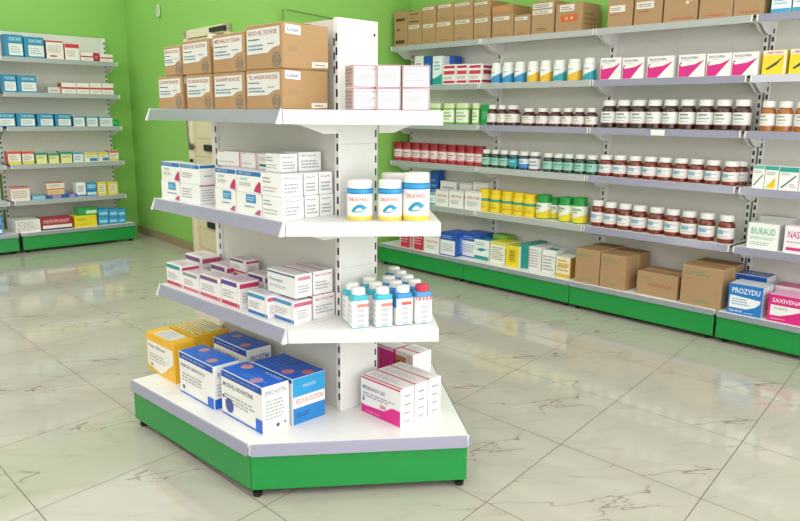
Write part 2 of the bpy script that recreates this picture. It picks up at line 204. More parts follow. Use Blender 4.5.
def make_box(style, w, d, h, rough=PRINT):
    base, marks = D[style]; mb = MB(); carton = style.startswith('carton')
    rough = CARD if carton else rough
    fm = {k: mat(v, rough) for k, v in base.items() if k != '_'}
    mb.box(-w/2, w/2, -d/2, d/2, 0, h, mat(base['_'], rough), .0025 if carton else .0012, fm)
    lvl = {}
    def P(f, u, v, e):
        if f == 'f': return (-w/2 + u*w, -d/2 - e, v*h)
        if f == 'r': return (w/2 + e, -d/2 + u*d, v*h)
        if f == 'l': return (-w/2 - e, d/2 - u*d, v*h)
        return (-w/2 + u*w, -d/2 + v*d, h + e)
    for mk in marks:
        f = mk[1]; lvl[f] = lvl.get(f, 0) + 1; e = .00025 * lvl[f] + .0002
        cl = lambda t: min(.985, max(.015, t))
        if mk[0] == 'p': mb.face([P(f, cl(u), cl(v), e) for u, v in mk[2]], mat(mk[3], rough))
        elif mk[0] == 'l':
            _, _, u0, v0, u1, v1, n, c = mk; m = mat(c, rough); st = (v1 - v0) / n
            for i in range(n):
                y0 = v0 + st * (i + .2); y1 = y0 + st * .45; u = u0
                end = u1 - random.random() * .3 * (u1 - u0)
                while u < end:
                    l = (u1 - u0) * random.uniform(.06, .2); l = min(l, end - u)
                    mb.face([P(f, u, y0, e), P(f, u + l, y0, e), P(f, u + l, y1, e), P(f, u, y1, e)], m); u += l + (u1 - u0) * .03
        elif mk[0] == 't':
            _, _, u0, v0, u1, v1, s, c = mk; vs, fs = glyphs(s); m = mat(c, rough)
            for fc in fs: mb.face([P(f, u0 + vs[i][0]*(u1-u0), v0 + vs[i][1]*(v1-v0), e) for i in fc], m)
        elif mk[0] == 'o':
            _, _, u, v, r, c = mk; A, B = {'f': (w, h), 'r': (d, h), 'l': (d, h), 't': (w, d)}[f]
            mb.face([P(f, u + r/A*math.cos(t*PI/8), v + r/B*math.sin(t*PI/8), e) for t in range(16)], mat(c, rough))
    return mb

def sticker(name, parent, face, w, d, h, poly, col, marks):
    """a label glued on a carton: a thin sheet of its own with lettering"""
    mb = MB(); t = .0012
    def P(u, v, e): return (-w/2 + u*w, -d/2 - e, v*h) if face == 'f' else (w/2 + e, -d/2 + u*d, v*h)
    m = mat(col, PRINT); n = len(poly)
    mb.face([P(u, v, t) for u, v in poly], m)
    for i in range(n):
        a, b = poly[i], poly[(i+1) % n]; mb.face([P(*a, 0), P(*b, 0), P(*b, t), P(*a, t)], m)
    e = t
    for mk in marks:
        e += .0003; k, u0, v0, u1, v1, s, c = mk; mm = mat(c, PRINT)
        if k == 't':
            vs, fs = glyphs(s)
            for fc in fs: mb.face([P(u0 + vs[i][0]*(u1-u0), v0 + vs[i][1]*(v1-v0), e) for i in fc], mm)
        else:
            st = (v1 - v0)/s
            for i in range(s):
                u = u0; end = u1 - random.random()*.3*(u1-u0)
                while u < end:
                    l = min((u1-u0)*random.uniform(.06, .2), end-u); y0 = v0 + st*(i+.2); y1 = y0 + st*.45
                    mb.face([P(u, y0, e), P(u+l, y0, e), P(u+l, y1, e), P(u, y1, e)], mm); u += l + (u1-u0)*.03
    return mb.build(name, parent)

HEAD = ['SULFAVINIT NOVALTEC', 'MEDIVALOX STADIA', 'TEL ANULIN DIOCIDE', 'NOVO VEL TECHVOK']
HN = [0]
def novel_carton(w, d, h):
    """big shipping carton: body with taped lid, printed front label, two stickers on the end"""
    root = empty('carton', (0, 0, 0))
    mb = MB(); c = mat('#b08c62', CARD); lidc = mat('#a87c49', CARD)
    mb.box(-w/2, w/2, -d/2, d/2, 0, h, c, .003)
    m2 = mat('#8f6a40', CARD)
    for s_ in (-1, 1): mb.face([(s_*(w/2+.0004), -.002, .02), (s_*(w/2+.0004), .002, .02), (s_*(w/2+.0004), .002, h*.1), (s_*(w/2+.0004), -.002, h*.1)], m2)
    mb.face([(-w/2, -.001, h+.0004), (w/2, -.001, h+.0004), (w/2, .001, h+.0004), (-w/2, .001, h+.0004)], m2)
    m3 = mat('#7d776f', CARD)     # printed round stamp, ring with bars
    cx, cz, r = w*.34, h*.2, .026
    for k in range(20):
        a, b = k*PI/10, (k+1)*PI/10
        mb.face([(cx+r*math.cos(a), -d/2-.0005, cz+r*math.sin(a)), (cx+r*math.cos(b), -d/2-.0005, cz+r*math.sin(b)), (cx+.8*r*math.cos(b), -d/2-.0005, cz+.8*r*math.sin(b)), (cx+.8*r*math.cos(a), -d/2-.0005, cz+.8*r*math.sin(a))], m3)
    for k in range(-2, 3): mb.face([(cx+k*.008-.003, -d/2-.0005, cz-.014), (cx+k*.008+.001, -d/2-.0005, cz-.014), (cx+k*.008+.003, -d/2-.0005, cz+.014), (cx+k*.008-.001, -d/2-.0005, cz+.014)], m3)
    m4 = mat('#9a8468', CARD)
    for k in range(4): mb.face([(w/2+.0005, -d*.38+k*.011, h*.38), (w/2+.0005, -d*.38+k*.011+.006, h*.38), (w/2+.0005, -d*.38+k*.011+.006, h*.48), (w/2+.0005, -d*.38+k*.011, h*.48)], m4)
    mb.build('carton_body', root)
    tp = MB(); tp.box(-w/2-.0006, w/2+.0006, -.024, .024, h, h+.0012, mat('#c3a06c', .3)); tp.build('tape', root)
    hd = HEAD[HN[0] % 4]; HN[0] += 1
    sticker('label', root, 'f', w, d, h, [(.05, .34), (.62, .36), (.75, .46), (.93, .5), (.93, .92), (.05, .9)], '#dfe0dc',
            [('t', .09, .76, .88, .86, hd, '#a8434a'), ('l', .09, .64, .5, .7, 1, '#3f4148'), ('l', .09, .42, .6, .58, 2, '#6f8aa8'), ('l', .62, .54, .86, .58, 1, '#5b5e66')])
    sticker('sticker', root, 'r', w, d, h, [(.06, .76), (.38, .74), (.38, .94), (.06, .96)], '#f4f4f4', [('t', .1, .8, .34, .9, 'Kudukalit', '#4a5a9a')])
    sticker('sticker', root, 'r', w, d, h, [(.62, .04), (.97, .06), (.97, .18), (.62, .17)], '#efe6dc', [('l', .68, .07, .93, .15, 1, '#8f857c')])
    return root

# ------------------------------------------------------------------ bottles and jars
def ring(rx, ry, z, n, p=2):
    out = []
    for k in range(n):
        t = -PI/2 + 2*PI*k/n; c, s = math.cos(t), math.sin(t)
        q = (abs(c)**p + abs(s)**p) ** (-1/p)
        out.append((rx*q*c, ry*q*s, z))
    return out
def loft(prof, n, m, p=2, ry=1, cap0=True, cap1=True):
    mb = MB(); rows = [ring(r, r*ry, z, n, pp) for r, z, pp in [(a[0], a[1], a[2] if len(a) > 2 else p) for a in prof]]
    mb.grid(rows, m)
    if cap0: mb.face(rows[0][::-1], m if not callable(m) else m(0, 0))
    if cap1: mb.face(rows[-1], m if not callable(m) else m(len(rows)-2, 0))
    return mb
def wrap(mb, r, z0, z1, u0, u1, s, col, e, pts=None):
    """lettering or an outline wrapped round a cylinder; u in radians from the front"""
    m = mat(col, PRINT)
    def P(u, v):
        t = -PI/2 + u0 + u*(u1-u0); return ((r+e)*math.cos(t), (r+e)*math.sin(t), z0 + v*(z1-z0))
    if pts: mb.face([P(u, v) for u, v in pts], m); return
    vs, fs = glyphs(s)
    for fc in fs: mb.face([P(*vs[i]) for i in fc], m)

# kind: (body colour, body profile, cap colour, cap z0, cap radius, label z range, label colour function(front fraction u -1..1, v 0..1))
def txt(u, v, bg, rows):
    for (v0, v1, u0, u1, c) in rows:
        if v0 <= v <= v1 and u0 <= u <= u1: return c
    return bg
BR = [(.5, 0), (.96, .0), (1, .03), (1, .58), (.93, .66), (.72, .735), (.66, .76), (.66, .8)]
SHO = [(.5, 0), (.95, 0), (1, .03), (1, .6), (.96, .68), (.8, .75), (.74, .77), (.74, .8)]
CYL = [(.5, 0), (.95, 0), (1, .03), (1, .74), (.96, .78), (.86, .8)]
def lab_std(title, line):
    return lambda u, v: txt(u, v, '#eceae6', [(.68, .84, -.45, .2, title), (.44, .56, -.45, .35, line), (.2, .3, -.45, .3, '#b4b4b4'), (0, .07, -9, 9, '#c9a9a9')])
def lab_wave(col):
    return lambda u, v: col if v < .42 + .28*max(-1, min(1, u)) else txt(u, v, '#eef0ee', [(.72, .8, -.4, .3, '#9fb0b8')])
KIND = {
 'brown':    ('#4a1716', BR, '#ecebe6', .79, .74, (.14, .56), lab_std('#a07f80', '#c4b4b2')),
 'brownbig': ('#3d1a17', SHO, '#efeeea', .79, .84, (.17, .58), lab_std('#8f8a92', '#8fb9b4')),
 'greentub': ('#7db548', CYL, '#dfe8c4', .77, .97, (.1, .68), lambda u, v: '#7db548' if abs(u) > .62 else txt(u, v, '#eef3e4', [(.7, .8, -.4, .3, '#6f9a55'), (.45, .55, -.45, .4, '#9ab584'), (.2, .3, -.45, .2, '#9ab584')])),
 'amber':    ('#a8621a', SHO, '#efeeea', .79, .84, (.17, .58), lab_std('#a5a09a', '#b4b0a4')),
 'redbrown': ('#77281a', SHO, '#efeeea', .79, .84, (.15, .56), lambda u, v: txt(u, v, '#e9e6e3', [(.4, .78, -.55, .12, '#86b4cf'), (.62, .74, .1, .55, '#8fa4b4'), (.2, .3, -.4, .5, '#b4b4b8'), (0, .08, -9, 9, '#c98f88')])),
 'redjar':   ('#a8222f', CYL, '#8f1526', .74, 1.02, (.18, .62), lambda u, v: txt(u, v, '#e6d5d5', [(.55, .7, -.5, .4, '#b4747c'), (.0, .16, -9, 9, '#d07f88'), (.3, .4, -.4, .3, '#b99a9d')])),
 'gbGreen':  ('#1f3a33', SHO, '#e6e6e0', .78, .84, (.16, .56), lambda u, v: txt(u, v, '#9fcdbd', [(.6, .75, -.5, .4, '#5f9a88'), (.3, .45, -.5, .3, '#6fae9c')])),
 'gbTeal':   ('#173f45', SHO, '#e6e6e0', .78, .84, (.16, .56), lambda u, v: txt(u, v, '#2ba5b4', [(.6, .75, -.5, .4, '#8fd3da')])),
 'gbBlue':   ('#2a3f52', SHO, '#e6e6e0', .78, .84, (.13, .6), lambda u, v: '#3d86c9' if v < .42 else txt(u, v, '#dfe6ea', [(.6, .75, -.5, .4, '#8fa9c0')])),
 'gbWhite':  ('#55555c', SHO, '#e6e6e0', .78, .84, (.1, .64), lambda u, v: '#5c95c9' if .25 < v < .45 and u < .5 else txt(u, v, '#e3e3e2', [(.6, .75, -.5, .4, '#a9a9b0')])),
 'wbBlue':   ('#e4ebee', CYL, '#f2f1ea', .74, .9, (.03, .7), lab_wave('#2d8fc4')),
 'wbTeal':   ('#dfeaea', CYL, '#f2f1ea', .74, .9, (.03, .7), lab_wave('#1fa0b0')),
 'wbYellow': ('#eeeada', CYL, '#f2f1ea', .74, .9, (.03, .7), lab_wave('#e6b92e')),
 'yellowjar': ('#efd01f', CYL, '#f0cf1c', .76, .92, (.14, .72), lambda u, v: txt(u, v, '#efd42a', [(.55, .8, -9, 9, '#3f9a86'), (.1, .2, -.5, .5, '#c9a91c'), (.3, .4, -.5, .4, '#d9be2a')])),
 'greencap': ('#1d8f3c', CYL, '#1f9a40', .74, .94, (.04, .68), lambda u, v: '#e6d327' if v < .34 + .22*u else txt(u, v, '#e9efe4', [(.75, .86, -.5, .3, '#8fb48f'), (.55, .64, -.5, .1, '#c98f6a')])),
}
PROTO = {}
def make_bottle(kind):
    bc, prof, cc, cz, cr, (l0, l1), lf = KIND[kind]; n = 28
    root = empty('medicine_bottle', (0, 0, 0))
    glassy = kind in ('brown', 'brownbig', 'amber', 'redbrown') or kind.startswith('gb')
    pw_ = 5 if kind == 'greentub' else 2
    loft(prof, n if pw_ == 2 else 40, mat(bc, .12 if glassy else .3, .5 if glassy else .2), pw_).build('bottle_body' if 'jar' not in kind else 'jar_body', root, sharp=50)
    cm = mat(cc, .35)
    loft([(cr*.9, cz-.005), (cr, cz), (cr, .965), (cr*.93, .995), (cr*.5, 1)], n if pw_ == 2 else 40, cm, pw_).build('cap', root, sharp=50)
    lm = MB(); NV = 14; NT = 56
    rows = [ring(1.012, 1.012, l0 + (l1-l0)*i/NV, NT, pw_) for i in range(NV+1)]
    def col(i, j):
        th = ((j + .5)/NT*2*PI); th = th if th < PI else th - 2*PI
        u = th/(PI/2); return mat(lf(u, (i+.5)/NV), PRINT)
    lm.grid(rows, col); lm.build('label', root)
    return root
def make_supp():
    root = empty('supplement_jar', (0, 0, 0))
    prof = [(.6, 0), (.95, 0), (1, .02), (1, .8), (.97, .82), (.9, .83)]
    loft(prof, 40, mat('#f4f4f2', .3, .2)).build('jar_body', root, sharp=50)
    loft([(.95, .825), (.965, .84), (.965, .965), (.93, .99), (.5, 1)], 40, mat('#f3f2ef', .35)).build('cap', root, sharp=50)
    lm = MB(); NT = 64
    zs = [.015, .05, .1, .125, .2, .4, .6, .66, .7, .76, .8]
    rows = [ring(1.008, 1.008, z, NT) for z in zs]
    lm.grid(rows, lambda i, j: mat('#f0d04a' if i < 2 else '#f3e6a4' if i < 3 else '#2f9fd6' if i in (8,) else '#1f86c4' if i == 7 or i == 9 else '#f5f4f2', PRINT))
    r = 1.008
    wrap(lm, r, .49, .575, -.8, .75, 'DELKARES', '#d45a40', .014)
    def leaf_(u0, u1, lo, hi, c, e):
        N_ = 14
        for k in range(N_):
            s0, s1 = k/N_, (k+1)/N_
            wrap(lm, r, .17, .42, u0+(u1-u0)*s0, u0+(u1-u0)*s1, None, c, e, [(0, lo(s0)), (1, lo(s1)), (1, hi(s1)), (0, hi(s0))])
    leaf_(-.6, .55, lambda s: .25-.25*math.sin(s*PI)+.35*s, lambda s: .3+.45*math.sin(s*PI)**.8+.4*s, '#2196bd', .008)
    leaf_(-.3, .35, lambda s: .25+.1*s, lambda s: .28+.3*math.sin(s*PI)+.1*s, '#eef4f5', .012)
    leaf_(.1, .75, lambda s: .1+.6*s, lambda s: .12+.25*math.sin(s*PI)+.58*s, '#3aa9cc', .012)
    for k in range(6): wrap(lm, r, .2+.05*k, .212+.05*k, -1.6, -1.0-.06*(k % 3), None, '#a9b4b8', .006, [(0, 0), (1, 0), (1, 1), (0, 1)])
    lm.build('label', root)
    return root
def make_square(kind):
    root = empty('square_bottle', (0, 0, 0)); n = 48
    sh = {'sqTeal': '#35b9cf', 'sqBlue': '#2a8fd4', 'sqRed': '#4a93cf'}[kind]
    pr = [(.8, 0, 6), (.97, 0, 6), (1, .02, 6), (1, .75, 6), (.97, .79, 5), (.88, .82, 4), (.72, .84, 2), (.66, .85, 2)]
    loft(pr, n, mat(sh, .3, .2), ry=.8).build('bottle_body', root, sharp=50)
    cc = '#d23a52' if kind == 'sqRed' else '#f3f3f1'
    loft([(.7, .835), (.76, .84), (.76, .965), (.72, .99), (.4, 1)], 32, mat(cc, .35)).build('cap', root, sharp=50)
    lm = MB(); NV = 16; rows = [ring(1.012, 1.012*.8,   .02 + .68*i/NV, n, 6) for i in range(NV+1)]
    def col(i, j):
        v = (i+.5)/NV; x = rows[0][j][0]; y = rows[0][j][1]; u = x
        front = y < -.6
        if v > .97 and kind != 'sqRed': return mat(sh, PRINT)
        if front:
            if kind == 'sqTeal' and .78 < v < .88 and u > -.5: return mat('#df8a80', PRINT)
            if kind == 'sqBlue' and .72 < v < .9 and -.5 < u < .7: return mat('#d9604f', PRINT)
            if kind == 'sqRed' and v > .86: return mat('#d97a78' if (j % 3) else '#f0dcd8', PRINT)
            if abs((v*16) % 3 - 1) < .6 and -.45 < u < .4 and v < .66: return mat('#c2c8cb', PRINT)
        elif x < -.9:
            if kind == 'sqTeal': return mat('#eef0f0' if i % 3 else '#cdd6d8', PRINT)
            if kind == 'sqBlue' and v > .6: return mat(sh, PRINT)
        return mat('#f5f5f4', PRINT)
    lm.grid(rows, col); lm.build('label', root)
    return root

# ------------------------------------------------------------------ frames of the shelving (origin, turn): x runs along a shelf, y towards its back
FR = {'R': ((1.2428, 5.1558), -46.64), 'L': ((-2.9376, 7.8049), 43.36), 'G': ((-.2341, 2.7361), -45.5), 'E': ((.1463, 2.5773), 4.233)}
# the whole place is turned so that the right wall runs along the world x axis
TURN = 46.64
FR = {k: ((o[0]*math.cos(math.radians(TURN)) - o[1]*math.sin(math.radians(TURN)), o[0]*math.sin(math.radians(TURN)) + o[1]*math.cos(math.radians(TURN))), a + TURN) for k, (o, a) in FR.items()}
def at(F, x, y, z=0):
    (ox, oy), a = FR[F]; a = math.radians(a)
    return (ox + x*math.cos(a) - y*math.sin(a), oy + x*math.sin(a) + y*math.cos(a), z)

# style, name, frame, x centre, y of the front face (centre for round things), z, w, d, h, turn, label, category, group
ITEMS = [
    ('cartonA', 'carton', 'R', -2.041, 0.2, 2.0, 0.174, 0.24, 0.304, 0, 'tall narrow brown carton at the far left end of the right wall top shelf', 'carton', 'brown cartons along the top of the right wall shelving'),
    ('cartonB', 'carton', 'R', -1.86, 0.2, 2.0, 0.173, 0.24, 0.19, 0, 'lower brown carton with pale label, first stack right of the tall narrow end carton', 'carton', 'brown cartons along the top of the right wall shelving'),
    ('cartonA', 'carton', 'R', -1.863, 0.2, 2.19, 0.172, 0.24, 0.099, 0, 'upper brown carton, first stack right of the tall narrow end carton', 'carton', 'brown cartons along the top of the right wall shelving'),
    ('cartonB', 'carton', 'R', -1.685, 0.2, 2.0, 0.162, 0.24, 0.184, 0, 'lower brown carton with pale label, second stack right of the tall narrow end carton', 'carton', 'brown cartons along the top of the right wall shelving'),
    ('cartonB', 'carton', 'R', -1.685, 0.2, 2.184, 0.169, 0.24, 0.136, 0, 'upper brown carton, second stack right of the tall narrow end carton', 'carton', 'brown cartons along the top of the right wall shelving'),
    ('cartonB', 'carton', 'R', -1.496, 0.2, 2.0, 0.205, 0.24, 0.185, 0, 'lower brown carton with pale label, third stack right of the tall narrow end carton', 'carton', 'brown cartons along the top of the right wall shelving'),
    ('cartonB', 'carton', 'R', -1.492, 0.2, 2.185, 0.19, 0.24, 0.137, 0, 'upper brown carton, third stack right of the tall narrow end carton', 'carton', 'brown cartons along the top of the right wall shelving'),
    ('cartonB', 'carton', 'R', -1.282, 0.2, 2.0, 0.208, 0.24, 0.187, 0, 'lower brown carton with pale label, fourth stack right of the tall narrow end carton', 'carton', 'brown cartons along the top of the right wall shelving'),
    ('cartonB', 'carton', 'R', -1.289, 0.2, 2.187, 0.207, 0.24, 0.127, 0, 'upper brown carton, fourth stack right of the tall narrow end carton', 'carton', 'brown cartons along the top of the right wall shelving'),
    ('cartonB', 'carton', 'R', -1.08, 0.2, 2.0, 0.176, 0.24, 0.181, 0, 'lower brown carton with pale label, fifth stack right of the tall narrow end carton', 'carton', 'brown cartons along the top of the right wall shelving'),
    ('cartonB', 'carton', 'R', -1.088, 0.2, 2.181, 0.175, 0.24, 0.12, 0, 'upper brown carton, fifth stack right of the tall narrow end carton', 'carton', 'brown cartons along the top of the right wall shelving'),
    ('cartonB', 'carton', 'R', -0.869, 0.2, 2.0, 0.213, 0.24, 0.176, 0, 'brown carton with wide pale label under a flat open carton', 'carton', 'brown cartons along the top of the right wall shelving'),
    ('cartonFlap', 'carton', 'R', -0.879, 0.2, 2.176, 0.206, 0.24, 0.071, 0, 'low open brown carton with orange print lying on top of another carton', 'carton', 'brown cartons along the top of the right wall shelving'),
    ('cartonB', 'carton', 'R', -0.677, 0.2, 2.0, 0.155, 0.24, 0.156, 0, 'single brown carton with small label beside the tall two-label carton', 'carton', 'brown cartons along the top of the right wall shelving'),
    ('cartonTall', 'carton', 'R', -0.487, 0.2, 2.0, 0.204, 0.24, 0.237, 0, 'tall brown carton with two pale label strips above the teal bottles', 'carton', 'brown cartons along the top of the right wall shelving'),
    ('cartonRed', 'carton', 'R', -0.257, 0.2, 2.0, 0.226, 0.24, 0.2, 0, 'large brown carton with red orange stamp printed on front', 'carton', 'brown cartons along the top of the right wall shelving'),
    ('cartonC', 'carton', 'R', 0.157, 0.2, 2.0, 0.189, 0.24, 0.24, 0, 'tall brown carton with red print, first above the magenta and white boxes', 'carton', 'brown cartons along the top of the right wall shelving'),
    ('cartonC', 'carton', 'R', 0.364, 0.2, 2.0, 0.199, 0.24, 0.25, 0, 'tall brown carton with red print, second above the magenta and white boxes', 'carton', 'brown cartons along the top of the right wall shelving'),
    ('cartonSide', 'carton', 'R', 0.589, 0.2, 2.0, 0.226, 0.24, 0.26, 0, 'tall brown carton with red print, third above the magenta and white boxes', 'carton', 'brown cartons along the top of the right wall shelving'),
    ('cartonSide', 'carton', 'R', 0.819, 0.2, 2.0, 0.21, 0.24, 0.27, 0, 'tall brown carton with red print, fourth above the magenta and white boxes', 'carton', 'brown cartons along the top of the right wall shelving'),
    ('cartonSide', 'carton', 'R', 1.019, 0.2, 2.0, 0.179, 0.24, 0.27, 0, 'tall brown carton with red print, fifth above the magenta and white boxes', 'carton', 'brown cartons along the top of the right wall shelving'),
    ('bluewhite', 'medicine_box', 'R', 1.204, 0.2, 2.0, 0.108, 0.14, 0.16, 0, 'pale blue and white box on the upper right shelf, beside the last carton', 'medicine box', 'pale blue boxes on the top right shelf'),
    ('bluewhite', 'medicine_box', 'R', 1.327, 0.2, 2.0, 0.117, 0.14, 0.16, 0, 'pale blue and white box cut by the right picture edge, upper shelf', 'medicine box', 'pale blue boxes on the top right shelf'),
    ('whiteblue', 'medicine_box', 'R', -1.839, 0.24, 1.65, 0.105, 0.1, 0.259, 0, 'white box with blue foot at the far left end of the second shelf', 'medicine box', 'blue and teal boxes behind the pink striped boxes'),
    ('blue', 'medicine_box', 'R', -1.728, 0.24, 1.65, 0.107, 0.1, 0.254, 0, 'deep blue box, second from the far left end of the second shelf', 'medicine box', 'blue and teal boxes behind the pink striped boxes'),
    ('tealfoot', 'medicine_box', 'R', -1.572, 0.2, 1.65, 0.115, 0.1, 0.244, 0, 'white box with teal foot left of the pink striped boxes', 'medicine box', 'blue and teal boxes behind the pink striped boxes'),
    ('blue', 'medicine_box', 'R', -1.526, 0.29, 1.65, 0.138, 0.1, 0.247, 0, 'deep blue box standing behind the first pink striped box', 'medicine box', 'blue and teal boxes behind the pink striped boxes'),
    ('pinkstripe', 'medicine_box', 'R', -1.426, 0.195, 1.65, 0.149, 0.2, 0.167, 0, 'white box with crimson stripes, first of the trio left of the white bottles', 'medicine box', 'crimson striped boxes on the second shelf'),
    ('pinkstripe', 'medicine_box', 'R', -1.282, 0.195, 1.65, 0.126, 0.2, 0.165, 0, 'white box with crimson stripes, second of the trio left of the white bottles', 'medicine box', 'crimson striped boxes on the second shelf'),
    ('pinkstripe', 'medicine_box', 'R', -1.138, 0.195, 1.65, 0.147, 0.2, 0.16, 0, 'white box with crimson stripes, third of the trio left of the white bottles', 'medicine box', 'crimson striped boxes on the second shelf'),
    ('wbBlue', 'medicine_bottle', 'R', -0.945, 0.248, 1.65, 0.093, 0.093, 0.161, 0, 'white capped bottle with blue wave, first from left along the second shelf', 'bottle', 'white bottles with coloured waves'),
    ('wbBlue', 'medicine_bottle', 'R', -0.828, 0.249, 1.65, 0.096, 0.096, 0.16, 0, 'white capped bottle with blue wave, second from left along the second shelf', 'bottle', 'white bottles with coloured waves'),
    ('wbBlue', 'medicine_bottle', 'R', -0.709, 0.248, 1.65, 0.093, 0.093, 0.159, 0, 'white capped bottle with blue wave, third from left along the second shelf', 'bottle', 'white bottles with coloured waves'),
    ('wbYellow', 'medicine_bottle', 'R', -0.584, 0.25, 1.65, 0.096, 0.096, 0.158, 0, 'white capped bottle with yellow wave, fourth from left along the second shelf', 'bottle', 'white bottles with coloured waves'),
    ('wbYellow', 'medicine_bottle', 'R', -0.465, 0.248, 1.65, 0.093, 0.093, 0.159, 0, 'white capped bottle with yellow wave, fifth from left along the second shelf', 'bottle', 'white bottles with coloured waves'),
    ('wbTeal', 'medicine_bottle', 'R', -0.342, 0.249, 1.65, 0.095, 0.095, 0.157, 0, 'white capped bottle with teal wave, sixth from left along the second shelf', 'bottle', 'white bottles with coloured waves'),
    ('wbYellow', 'medicine_bottle', 'R', -0.214, 0.253, 1.65, 0.102, 0.102, 0.158, 0, 'white capped bottle with yellow wave, seventh from left along the second shelf', 'bottle', 'white bottles with coloured waves'),
    ('wbTeal', 'medicine_bottle', 'R', -0.083, 0.246, 1.65, 0.089, 0.089, 0.159, 0, 'white capped bottle with teal wave, eighth from left along the second shelf', 'bottle', 'white bottles with coloured waves'),
    ('magentatri', 'medicine_box', 'R', 0.111, 0.2, 1.65, 0.162, 0.11, 0.149, 0, 'white box with magenta wedge, first from the left in its row', 'medicine box', 'white boxes with magenta wedges'),
    ('magentatri', 'medicine_box', 'R', 0.282, 0.2, 1.65, 0.158, 0.11, 0.143, 0, 'white box with magenta wedge, second from the left in its row', 'medicine box', 'white boxes with magenta wedges'),
    ('magentatri', 'medicine_box', 'R', 0.48, 0.2, 1.65, 0.187, 0.11, 0.142, 0, 'white box with magenta wedge, third from the left in its row', 'medicine box', 'white boxes with magenta wedges'),
    ('magentatri', 'medicine_box', 'R', 0.695, 0.2, 1.65, 0.176, 0.11, 0.142, 0, 'white box with magenta wedge, fourth from the left in its row', 'medicine box', 'white boxes with magenta wedges'),
    ('magentatri', 'medicine_box', 'R', 0.87, 0.2, 1.65, 0.154, 0.11, 0.14, 0, 'white box with magenta wedge, fifth from the left in its row', 'medicine box', 'white boxes with magenta wedges'),
    ('magentatri', 'medicine_box', 'R', 1.03, 0.2, 1.65, 0.157, 0.11, 0.139, 0, 'white box with magenta wedge, sixth from the left in its row', 'medicine box', 'white boxes with magenta wedges'),
    ('yellowslash', 'medicine_box', 'R', 1.2, 0.2, 1.65, 0.133, 0.11, 0.141, 0, 'yellow box with dark diagonal slash beside the last magenta wedge box', 'medicine box', 'yellow boxes on the right shelf'),
    ('yellowslash', 'medicine_box', 'R', 1.347, 0.2, 1.65, 0.124, 0.11, 0.141, 0, 'yellow box with dark curl cut off by the right picture edge', 'medicine box', 'yellow boxes on the right shelf'),
    ('greentub', 'medicine_tub', 'R', -1.61, 0.27, 1.317, 0.135, 0.135, 0.179, 0, 'pale lidded green and white tub, first from left beside the gondola', 'tub', 'pale lidded green tubs'),
    ('greentub', 'medicine_tub', 'R', -1.446, 0.265, 1.317, 0.127, 0.127, 0.179, 0, 'pale lidded green and white tub, second from left beside the gondola', 'tub', 'pale lidded green tubs'),
    ('greentub', 'medicine_tub', 'R', -1.29, 0.273, 1.317, 0.142, 0.142, 0.18, 0, 'pale lidded green and white tub, third from left beside the gondola', 'tub', 'pale lidded green tubs'),
    ('greentub', 'medicine_tub', 'R', -1.133, 0.235, 1.317, 0.067, 0.067, 0.179, 0, 'pale lidded green and white tub, fourth from left beside the gondola', 'tub', 'pale lidded green tubs'),
    ('green', 'medicine_box', 'R', -1.038, 0.22, 1.317, 0.084, 0.09, 0.166, 0, 'plain bright green box beside the first small brown bottle', 'medicine box', None),
    ('brown', 'medicine_bottle', 'R', -0.974, 0.251, 1.317, 0.1, 0.1, 0.165, 0, 'small dark brown bottle, first from left beneath the white wave bottles', 'bottle', 'small dark brown bottles on the third shelf'),
    ('brown', 'medicine_bottle', 'R', -0.873, 0.247, 1.317, 0.091, 0.091, 0.163, 0, 'small dark brown bottle, second from left beneath the white wave bottles', 'bottle', 'small dark brown bottles on the third shelf'),
    ('brown', 'medicine_bottle', 'R', -0.776, 0.263, 1.317, 0.122, 0.122, 0.162, 0, 'small dark brown bottle, third from left beneath the white wave bottles', 'bottle', 'small dark brown bottles on the third shelf'),
    ('brown', 'medicine_bottle', 'R', -0.612, 0.26, 1.317, 0.117, 0.117, 0.138, 0, 'small dark brown bottle, fourth from left beneath the white wave bottles', 'bottle', 'small dark brown bottles on the third shelf'),
    ('brown', 'medicine_bottle', 'R', -0.48, 0.258, 1.317, 0.112, 0.112, 0.138, 0, 'small dark brown bottle, fifth from left beneath the white wave bottles', 'bottle', 'small dark brown bottles on the third shelf'),
    ('brown', 'medicine_bottle', 'R', -0.359, 0.254, 1.317, 0.105, 0.105, 0.138, 0, 'small dark brown bottle, sixth from left beneath the white wave bottles', 'bottle', 'small dark brown bottles on the third shelf'),
    ('brown', 'medicine_bottle', 'R', -0.247, 0.25, 1.317, 0.097, 0.097, 0.138, 0, 'small dark brown bottle, seventh from left beneath the white wave bottles', 'bottle', 'small dark brown bottles on the third shelf'),
    ('brown', 'medicine_bottle', 'R', -0.148, 0.25, 1.317, 0.097, 0.097, 0.138, 0, 'small dark brown bottle, eighth from left beneath the white wave bottles', 'bottle', 'small dark brown bottles on the third shelf'),
    ('brown', 'medicine_bottle', 'R', -0.043, 0.246, 1.317, 0.09, 0.09, 0.138, 0, 'small dark brown bottle, ninth from left beneath the white wave bottles', 'bottle', 'small dark brown bottles on the third shelf'),
    ('brownbig', 'medicine_bottle', 'R', 0.093, 0.26, 1.317, 0.116, 0.116, 0.194, 0, 'large dark brown bottle, first from left below the magenta wedge boxes', 'bottle', 'large dark brown bottles on the third shelf'),
    ('brownbig', 'medicine_bottle', 'R', 0.21, 0.257, 1.317, 0.111, 0.111, 0.194, 0, 'large dark brown bottle, second from left below the magenta wedge boxes', 'bottle', 'large dark brown bottles on the third shelf'),
    ('brownbig', 'medicine_bottle', 'R', 0.324, 0.26, 1.317, 0.117, 0.117, 0.193, 0, 'large dark brown bottle, third from left below the magenta wedge boxes', 'bottle', 'large dark brown bottles on the third shelf'),
